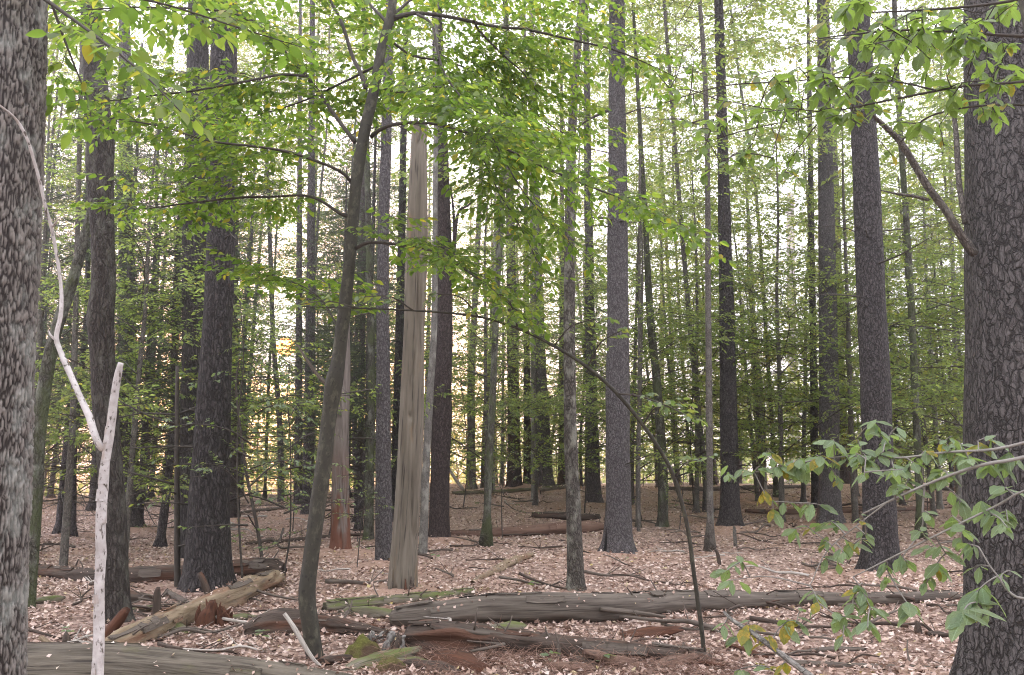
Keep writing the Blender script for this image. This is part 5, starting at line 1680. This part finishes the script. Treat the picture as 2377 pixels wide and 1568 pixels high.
# ------------------------------------------------------------------ leaf litter and pine straw
rng = np.random.default_rng(31)
LT = [tpl_leaf(0.34, 0.12, 0.25, 1), tpl_leaf(0.4, -0.1, -0.3, 1), tpl_leaf(0.28, 0.17, 0.1, 1), tpl_diamond(0.36)]
for q_ in range(1):
    nl = 210000
    y = 4.5 + (34 - 4.5) * rng.random(nl) ** 1.65
    x = rng.uniform(-1, 1, nl) * (0.66 * y + 0.8)
    dens = 0.45 + 0.55 * sstep(-0.35, 0.25, fbm(x / 1.3, y / 1.3, 0.1, 3, 40))
    for (tx, ty, tr, tm) in TREES:
        dens = dens * (1 - 0.72 * np.exp(-(((x - tx) ** 2 + (y - ty) ** 2) / (tr + 0.5) ** 2)))
    k = rng.random(nl) < dens
    x, y = x[k], y[k]
    n_ = len(x)
    z = terrain(x, y) + rng.uniform(0.004, 0.03, n_)
    for (tx, ty, tr, tm) in TREES:
        dd2 = np.sqrt((x - tx) ** 2 + ((y - ty) * 0.85) ** 2)
        z = z + 0.12 * np.exp(-(dd2 / (tr + 0.35)) ** 2) * (tm in (M['pine'], M['pine_big'], M['pine_grey'], M['snag'], M['snag_red'], M['pine_far'], M['pine_red']))
    az = rng.uniform(0, 6.28, n_)
    D = np.stack([np.cos(az), np.sin(az), rng.normal(0, .25, n_)], 1)
    N = UP + rng.normal(0, .34, (n_, 3))
    S = rng.uniform(.03, .075, n_) * (1 + y * .004)
    mb = MB()
    for j in range(4):
        r = (np.arange(n_) % 3 == j) & (y < 12.5) if j < 3 else y >= 12.5
        V, T = leaves_geo(LT[j], np.stack([x, y, z], 1)[r], D[r], N[r], S[r])
        mb.add(V, None, T)
    for (Pl, Rl, nm) in LOGS:       # leaves lodged on and against the logs
        if nm not in ('log', 'pole') or Rl.mean() < .04:
            continue
        Ll = np.linalg.norm(np.diff(Pl, axis=0), axis=1).sum()
        m_ = int(Ll * (90 if abs(Rl.mean() - .1) > .09 or 'x' == nm else 40))
        i_ = rng.integers(0, len(Pl), m_)
        a_ = rng.uniform(-1.25, 1.25, m_)
        dirL = unit(Pl[-1] - Pl[0])
        sd = unit(np.cross(dirL, UP))
        off = np.sin(a_)[:, None] * sd[None] + np.cos(a_)[:, None] * UP[None]
        pp = Pl[i_] + off * (Rl[i_] * 1.04 + .006)[:, None]
        az = rng.uniform(0, 6.28, m_)
        V, T = leaves_geo(LT[1], pp, np.stack([np.cos(az), np.sin(az), rng.normal(0, .3, m_)], 1), off + rng.normal(0, .3, (m_, 3)), rng.uniform(.018, .042, m_))
        mb.add(V, None, T)
    o = link("leaf_litter", mb.mesh("leaf_litter", [M['litter']], smooth=True))
    tag(o, kind="stuff")

# pine straw: strands on the floor and hanging over the crumbling log
mb = MB()
n_ = 5500
X = rng.uniform(880, 1700, n_)
Y = rng.normal(1516, 20, n_) + (X - 900) * .03
gx = np.interp(X, [880, 1700], [at(880, 1520, 7.2)[0], at(1700, 1520, 7.2)[0]])
Pn = np.array([at(a_, b_, 7.0) for a_, b_ in zip(X[:1], Y[:1])])
yy = 7.15 + rng.normal(0, .32, n_) - (gx * 0.02)
zz = terrain(gx, yy) + np.abs(rng.normal(0, .045, n_))
az = rng.uniform(0, 6.28, n_)
D = np.stack([np.cos(az), np.sin(az), rng.normal(-.2, .5, n_)], 1)
A = np.stack([gx, yy, zz], 1)
sticks(mb, A, A + D * rng.uniform(.06, .15, (n_, 1)), .0019, .001)
n_ = 14000
y = 4.8 + 9 * rng.random(n_) ** 1.2
x = rng.uniform(-1, 1, n_) * (0.66 * y + .6)
az = rng.uniform(0, 6.28, n_)
A = np.stack([x, y, terrain(x, y) + .012 + rng.random(n_) * .02], 1)
D = np.stack([np.cos(az), np.sin(az), rng.normal(0, .2, n_)], 1)
sticks(mb, A, A + D * rng.uniform(.06, .14, (n_, 1)), .0016, .001)
tag(link("pine_needles", mb.mesh("pine_needles", [M['straw']])), kind="stuff")

# ------------------------------------------------------------------ leafy branches close to the camera
BIG_TPL = [tpl_leaf(0.24, 0.05, 0.16, 7, serr=.07, obovate=.35, wav=.012), tpl_leaf(0.28, 0.03, 0.26, 7, serr=.07, obovate=.45, wav=.015), tpl_leaf(0.22, 0.07, 0.08, 7, serr=.06, obovate=.25, wav=.01)]


def leafy(name, label, cat, base_px, mains, clusters, d, twig_mat, seed, stem=None, green='big_green', sc_l=0.82):
    """mains: branch polylines (X, Y, width, distance); clusters: (X, Y, leaf length, count, yellow 0..1, distance)"""
    rg = np.random.default_rng(seed)
    b = at(base_px[0], base_px[1], base_px[2])
    base = np.array([b[0], b[1], float(terrain(b[0], b[1]))])
    root = thing(name, label, cat, base)
    allp = []
    if stem is not None:
        rows = np.array([[base[0] + dx, base[1] + dy, base[2] + dz, r] for dx, dy, dz, r in stem])
        C = curve(rows, 30)
        V, Q, T, bb, h = tube(C[:, :3], C[:, 3], 10, lump(.03, 3, .08))
        link("stem", MB().add(V, Q, T, 0, bb, h).mesh("stem", [M['sapling']], origin=base), root)
        allp.append(C[:, :3])
    for pts in mains:
        C = limb_px(root, base, pts, twig_mat, n=26, seg=7)
        allp.append(C[:, :3])
    for (X, Y, ln, cnt, yel, dd) in clusters:
        cnt, ln = cnt + 1, ln * sc_l
        c = at(X, Y, dd)
        pool = np.vstack(allp)
        j = int(np.argmin(np.linalg.norm((pool - c) * [1, .6, 1], axis=1)))
        p0 = pool[j]
        gap = np.linalg.norm(c - p0)
        mid = (p0 + c) / 2 + np.array([0, 0, .04 * gap]) + rg.normal(0, .03 * gap, 3)
        tw = curve(np.array([[*p0, .0026], [*mid, .002], [*c, .0014]]), 8)
        V, Q, T, bb, h = tube(tw[:, :3], tw[:, 3], 5)
        link("twig", MB().add(V, Q, T, 0, bb, h).mesh("twig", [twig_mat], origin=base), root)
        allp.append(tw[:, :3])
        ax = unit(c - p0)
        a0 = rg.uniform(0, 6.28)
        for k in range(cnt):
            a = a0 + 2 * math.pi * k / cnt + rg.normal(0, .3)
            D = np.array([math.cos(a), 0.8 * math.sin(a), rg.normal(-.55, .35)]) + 0.35 * ax
            N = UP * 0.9 + np.array([0.5 * math.cos(a), 0.5 * math.sin(a) - .35, 0]) + rg.normal(0, .28, 3)
            s = ln * mpp(X, Y, dd) * rg.uniform(.7, 1.2)
            t = int(rg.integers(0, 3))
            mt = M['big_yellow'] if rg.random() < yel * .8 else M[green]
            leaf_obj(root, base, leaf_mesh(f"big{t}", BIG_TPL[t], mt), c - ax * rg.uniform(0, .05), D, N, s)
    return root


rg = np.random.default_rng(55)
low_cl = [(1690, 1112, 38, 3, .15, 3.0), (1722, 1090, 44, 3, .1, 3.0), (1765, 1082, 50, 4, .1, 2.95), (1815, 1076, 48, 4, .2, 2.95), (1860, 1062, 52, 4, .2, 2.9), (1905, 1052, 56, 4, .1, 2.9), (1935, 1020, 52, 4, .1, 2.9), (1990, 1018, 54, 4, .1, 2.85),
          (2010, 1062, 60, 4, .1, 2.8), (2050, 1050, 56, 4, .05, 2.8), (2075, 1090, 62, 4, 0, 2.75), (2120, 1075, 62, 4, 0, 2.75), (2150, 1045, 55, 4, .1, 2.75), (2190, 1092, 58, 4, .05, 2.7), (2235, 1060, 58, 4, .1, 2.7), (2270, 1024, 60, 4, .25, 2.65), (2315, 1010, 66, 3, .5, 2.6), (2340, 1060, 66, 4, 0, 2.6),
          (2100, 1128, 50, 3, 0, 2.75), (2060, 1020, 46, 4, .1, 2.85), (1960, 1075, 46, 3, .2, 2.9), (2180, 1020, 50, 3, .1, 2.75), (2290, 1080, 58, 4, .05, 2.6), (2330, 1130, 60, 3, 0, 2.55),
          (1785, 1165, 46, 4, .8, 2.95), (1845, 1168, 42, 3, .5, 2.95), (1905, 1172, 50, 4, .4, 2.9), (1930, 1210, 48, 3, .1, 2.9), (1800, 1205, 44, 3, .6, 2.95), (1912, 1252, 42, 2, .9, 2.9), (1985, 1268, 50, 4, .3, 2.85), (1925, 1302, 56, 2, 0, 2.9), (2010, 1250, 44, 3, .1, 2.8),
          (1690, 1348, 58, 3, .2, 3.0), (2210, 1196, 60, 3, 0, 2.6), (2300, 1192, 62, 4, 0, 2.55), (2340, 1216, 60, 3, 0, 2.55), (2195, 1285, 56, 3, 0, 2.65), (2245, 1262, 60, 4, .05, 2.6), (2110, 1310, 54, 4, .05, 2.7), (2165, 1330, 54, 4, .1, 2.7), (2060, 1325, 46, 3, .05, 2.75),
          (2268, 1372, 88, 5, 0, 2.5), (2330, 1330, 48, 2, 0, 2.55), (2120, 1420, 66, 5, .1, 2.65), (2020, 1410, 60, 4, .15, 2.7), (1985, 1378, 52, 3, .1, 2.75), (1900, 1400, 50, 4, .35, 2.8), (1960, 1440, 50, 3, .3, 2.75), (2280, 1430, 40, 2, .1, 2.5)]
low_cl += [(x + rg.normal(0, 42), y + rg.normal(0, 28), l * rg.uniform(.7, 1), c, ye * .6, d + rg.normal(0, .08)) for (x, y, l, c, ye, d) in low_cl for _r in range(2) if rg.random() < .62]
leafy("understory_shrub", "broad-leaved shrub reaching drooping pale-twigged branches past the huge scaly pine", "shrub", (2560, 1400, 2.5),
      [[(2560, 1010, 12, 2.4), (2377, 1062, 9, 2.5), (2280, 1080, 8, 2.55), (2200, 1106, 7, 2.65), (2130, 1134, 6, 2.7), (2060, 1166, 5, 2.75), (2002, 1194, 4, 2.8)],
       [(2540, 980, 9, 2.4), (2330, 1040, 7, 2.55), (2200, 1050, 6, 2.7), (2080, 1064, 5, 2.8), (1960, 1060, 4, 2.9), (1840, 1078, 3, 2.95), (1690, 1110, 2, 3.0)],
       [(2500, 1110, 9, 2.4), (2377, 1140, 6, 2.5), (2310, 1176, 5, 2.55), (2200, 1230, 5, 2.6), (2080, 1290, 4, 2.7), (1980, 1340, 3, 2.75)],
       [(2146, 1128, 5, 2.7), (2142, 1180, 5, 2.7), (2138, 1230, 4, 2.7), (2090, 1300, 3, 2.7)],
       [(2540, 1330, 8, 2.4), (2377, 1390, 6, 2.5), (2310, 1330, 4, 2.52), (2272, 1270, 3, 2.55)],
       [(2060, 1166, 4, 2.75), (1990, 1220, 3, 2.8), (1920, 1280, 3, 2.88), (1880, 1360, 2, 2.85)]],
      low_cl, 2.7, M['pale_twig'], 71, stem=[(0, 0, -.1, .03), (.02, .02, .8, .026), (.0, .05, 1.5, .022), (.05, .1, 2.6, .016), (.0, .15, 3.6, .01)])
up_cl = []
for (x0, x1, y0, y1, n, yel, sz) in [(1900, 2377, -10, 120, 60, .04, 62), (1980, 2377, 90, 200, 46, .06, 56), (1760, 2000, 150, 300, 34, .05, 50), (1850, 2377, 180, 290, 34, .08, 52), (1620, 1860, 230, 420, 26, .06, 44), (1500, 1760, 120, 330, 16, .05, 40), (2040, 2200, 260, 380, 5, .15, 46)]:
    for _ in range(n):
        up_cl.append((rg.uniform(x0, x1), rg.uniform(y0, y1), sz * rg.uniform(.75, 1.25), int(rg.integers(3, 5)), yel, rg.uniform(2.7, 3.6)))
leafy("understory_tree", "small broad-leaved tree spreading leafy twigs over the top of the huge scaly pine", "young tree", (2700, 1400, 3.1),
      [[(2700, 60, 14, 3.1), (2500, 70, 11, 3.0), (2377, 84, 9, 3.0), (2250, 76, 7, 3.0), (2100, 70, 5, 3.1), (1980, 80, 4, 3.2), (1900, 90, 3, 3.3)],
       [(2690, 130, 12, 3.1), (2480, 170, 9, 3.0), (2377, 190, 7, 3.0), (2240, 200, 6, 3.0), (2100, 226, 5, 3.1), (1980, 250, 4, 3.2), (1860, 276, 3, 3.3), (1740, 300, 3, 3.5), (1640, 330, 2, 3.6)],
       [(2690, -40, 12, 3.1), (2480, -20, 9, 3.0), (2300, 10, 7, 3.0), (2140, 24, 5, 3.1), (2000, 30, 3, 3.2)],
       [(2180, 212, 5, 3.05), (2080, 190, 4, 3.1), (1960, 180, 4, 3.2), (1830, 190, 3, 3.3), (1680, 200, 3, 3.4), (1540, 240, 2, 3.5)],
       [(2460, 250, 6, 3.0), (2300, 244, 5, 3.1), (2160, 270, 4, 3.2), (2090, 330, 3, 3.3)]],
      up_cl, 3.0, M['twig'], 72, stem=[(0, 0, -.1, .04), (.02, .02, 1.2, .034), (-.05, .0, 2.4, .028), (.0, .0, 3.4, .018)], green='big_olive', sc_l=0.68)
# lichen-crusted branch leaning in from the lower edge
bl_cl = [(1740, 1440, 52, 4, .75, 2.85), (1725, 1480, 56, 4, .35, 2.85), (1765, 1500, 50, 3, .6, 2.8), (1665, 1470, 50, 2, 0, 2.9), (1705, 1478, 44, 3, .05, 2.9), (1800, 1560, 56, 5, .85, 2.75), (1770, 1545, 50, 4, .6, 2.78), (1830, 1440, 52, 4, .7, 2.85), (1856, 1450, 50, 4, .3, 2.85), (1700, 1560, 46, 3, .05, 2.85), (1860, 1410, 44, 3, .4, 2.85)]
leafy("leaning_branch", "lichen-crusted leaning branch with yellowing leaf clusters at the lower edge", "branch", (2010, 1640, 2.55),
      [[(2060, 1690, 18, 2.5), (1960, 1625, 17, 2.6), (1880, 1568, 15, 2.68), (1810, 1516, 14, 2.75), (1750, 1472, 12, 2.82), (1700, 1440, 9, 2.88), (1680, 1420, 7, 2.9)]],
      bl_cl, 2.8, M['slim_grey'], 73, stem=[(0.35, -.3, -.1, .018), (.3, -.2, .3, .017), (.12, -.05, .62, .015)])

# a limb of big leaves hanging from the nearest trunk, high up
lv = Leaves()
lb = np.array([-2.7, 4.6, 0.0])
lroot = thing("overhanging_branch", "leafy limb with large leaves hanging out from the big pale furrowed trunk", "branch", (float(lb[0]), float(lb[1]), 4.2))
lb = np.array([lb[0], lb[1], 4.2])
for pts in ([(20, -60, 16, 4.6), (120, 10, 10, 4.5), (230, 90, 7, 4.4), (330, 170, 5, 4.3), (420, 260, 3, 4.2)], [(60, -30, 10, 4.6), (220, -20, 7, 4.7), (380, 10, 5, 4.8), (540, 60, 4, 4.9), (700, 110, 2, 5.0)], [(120, 10, 7, 4.5), (160, 120, 5, 4.6), (200, 220, 3, 4.7)], [(40, -90, 12, 4.6), (300, -60, 8, 4.9), (560, -40, 6, 5.2), (800, 0, 3, 5.4)]):
    rows = np.array([[*at(x, y, dd), w / 2 * mpp(x, y, dd)] for x, y, w, dd in pts])
    C = curve(rows, 24)
    V, Q, T, b, h = tube(C[:, :3], C[:, 3], 7)
    segs = []
    spray(lv, segs, C[:, :3], rg, spacing=0.14, tl=(0.25, 0.6), leaf=0.105, first=0.15, gap=0.1, step=.6)
    mb = MB().add(V, Q, T, 0, b, h)
    sticks(mb, [q[0] for q in segs], [q[1] for q in segs], [q[2] for q in segs], [q[2] * .6 for q in segs])
    link("twig", mb.mesh("twig", [M['twig']], origin=lb), lroot)
hang_leaves(lroot, lb, lv, M['beech'], LEAF_TPL, 300)

# seedlings on the floor
SEED_LABEL = ["tiny pale green seedling in the litter before the crumbling log", "pale seedling cluster between the red stumps and the huge greenish log", "seedling patch beside the white dead stem's foot", "small seedling at the scarred pine's foot", "lone seedling behind the long grey log", "seedling at the lower edge by the leaning branch", "yellow-green seedling near the stout dark pine's fallen log", "faint seedling in the litter beyond the mossy log"]
for k, (X, Y, c) in enumerate([(1272, 1548, 5), (604, 1494, 7), (150, 1488, 6), (1450, 1306, 4), (1240, 1370, 3), (1400, 1552, 4), (462, 1242, 5), (1010, 1300, 5)]):
    g = ground_at(X, Y)
    root = thing("seedling", SEED_LABEL[k], "seedling", g)
    st = curve(np.array([[0, 0, -.02, .003], [.01, 0, .05, .002], [.01, .01, .1, .0015]]) + np.array([*g, 0]), 5)
    V, Q, T, b, h = tube(st[:, :3], st[:, 3], 5)
    link("stem", MB().add(V, Q, T, 0, b, h).mesh("stem", [M['twig']], origin=g), root)
    for j in range(c):
        a = j * 2.4 + k
        leaf_obj(root, g, leaf_mesh("big0", BIG_TPL[0], M['big_green']), st[-1, :3] - [0, 0, .02 * (j % 3)], np.array([math.cos(a), math.sin(a), .1]), UP + rg.normal(0, .3, 3), rg.uniform(.06, .11))

# the sun itself, low behind the trees
bpy.ops.mesh.primitive_uv_sphere_add(segments=24, ring_count=12, radius=900 * math.tan(math.radians(0.62)), location=Vector((0, 0, EYE)) + SDIR * 900)
so = bpy.context.active_object
so.name = "sun"
sm = bpy.data.materials.new("sun_glow")
sm.use_nodes = True
sm.node_tree.nodes.clear()
e_ = sm.node_tree.nodes.new("ShaderNodeEmission")
e_.inputs[0].default_value = (1.0, 0.28, 0.03, 1)
e_.inputs[1].default_value = 9
o_ = sm.node_tree.nodes.new("ShaderNodeOutputMaterial")
sm.node_tree.links.new(e_.outputs[0], o_.inputs[0])
sm.cycles.emission_sampling = 'NONE'
so.data.materials.append(sm)
tag(so, kind="structure")

# ------------------------------------------------------------------ faint haze in the air between the trees
hv = [(x, y, z) for x in (-335, 335) for y in (-48, 430) for z in (-6.5, 34)]
hf = [(0, 1, 3, 2), (4, 6, 7, 5), (0, 4, 5, 1), (2, 3, 7, 6), (0, 2, 6, 4), (1, 5, 7, 3)]
hm = bpy.data.materials.new("haze_air")
hm.use_nodes = True
hn = hm.node_tree
hn.nodes.clear()
pv = hn.nodes.new("ShaderNodeVolumePrincipled")
pv.inputs["Color"].default_value = (0.95, 0.96, 1.0, 1)
pv.inputs["Density"].default_value = 0.003
pv.inputs["Anisotropy"].default_value = 0.86
ho = hn.nodes.new("ShaderNodeOutputMaterial")
hn.links.new(pv.outputs[0], ho.inputs["Volume"])
tag(link("haze", new_mesh("haze", hv, hf, None, [hm], None, False)), kind="stuff")
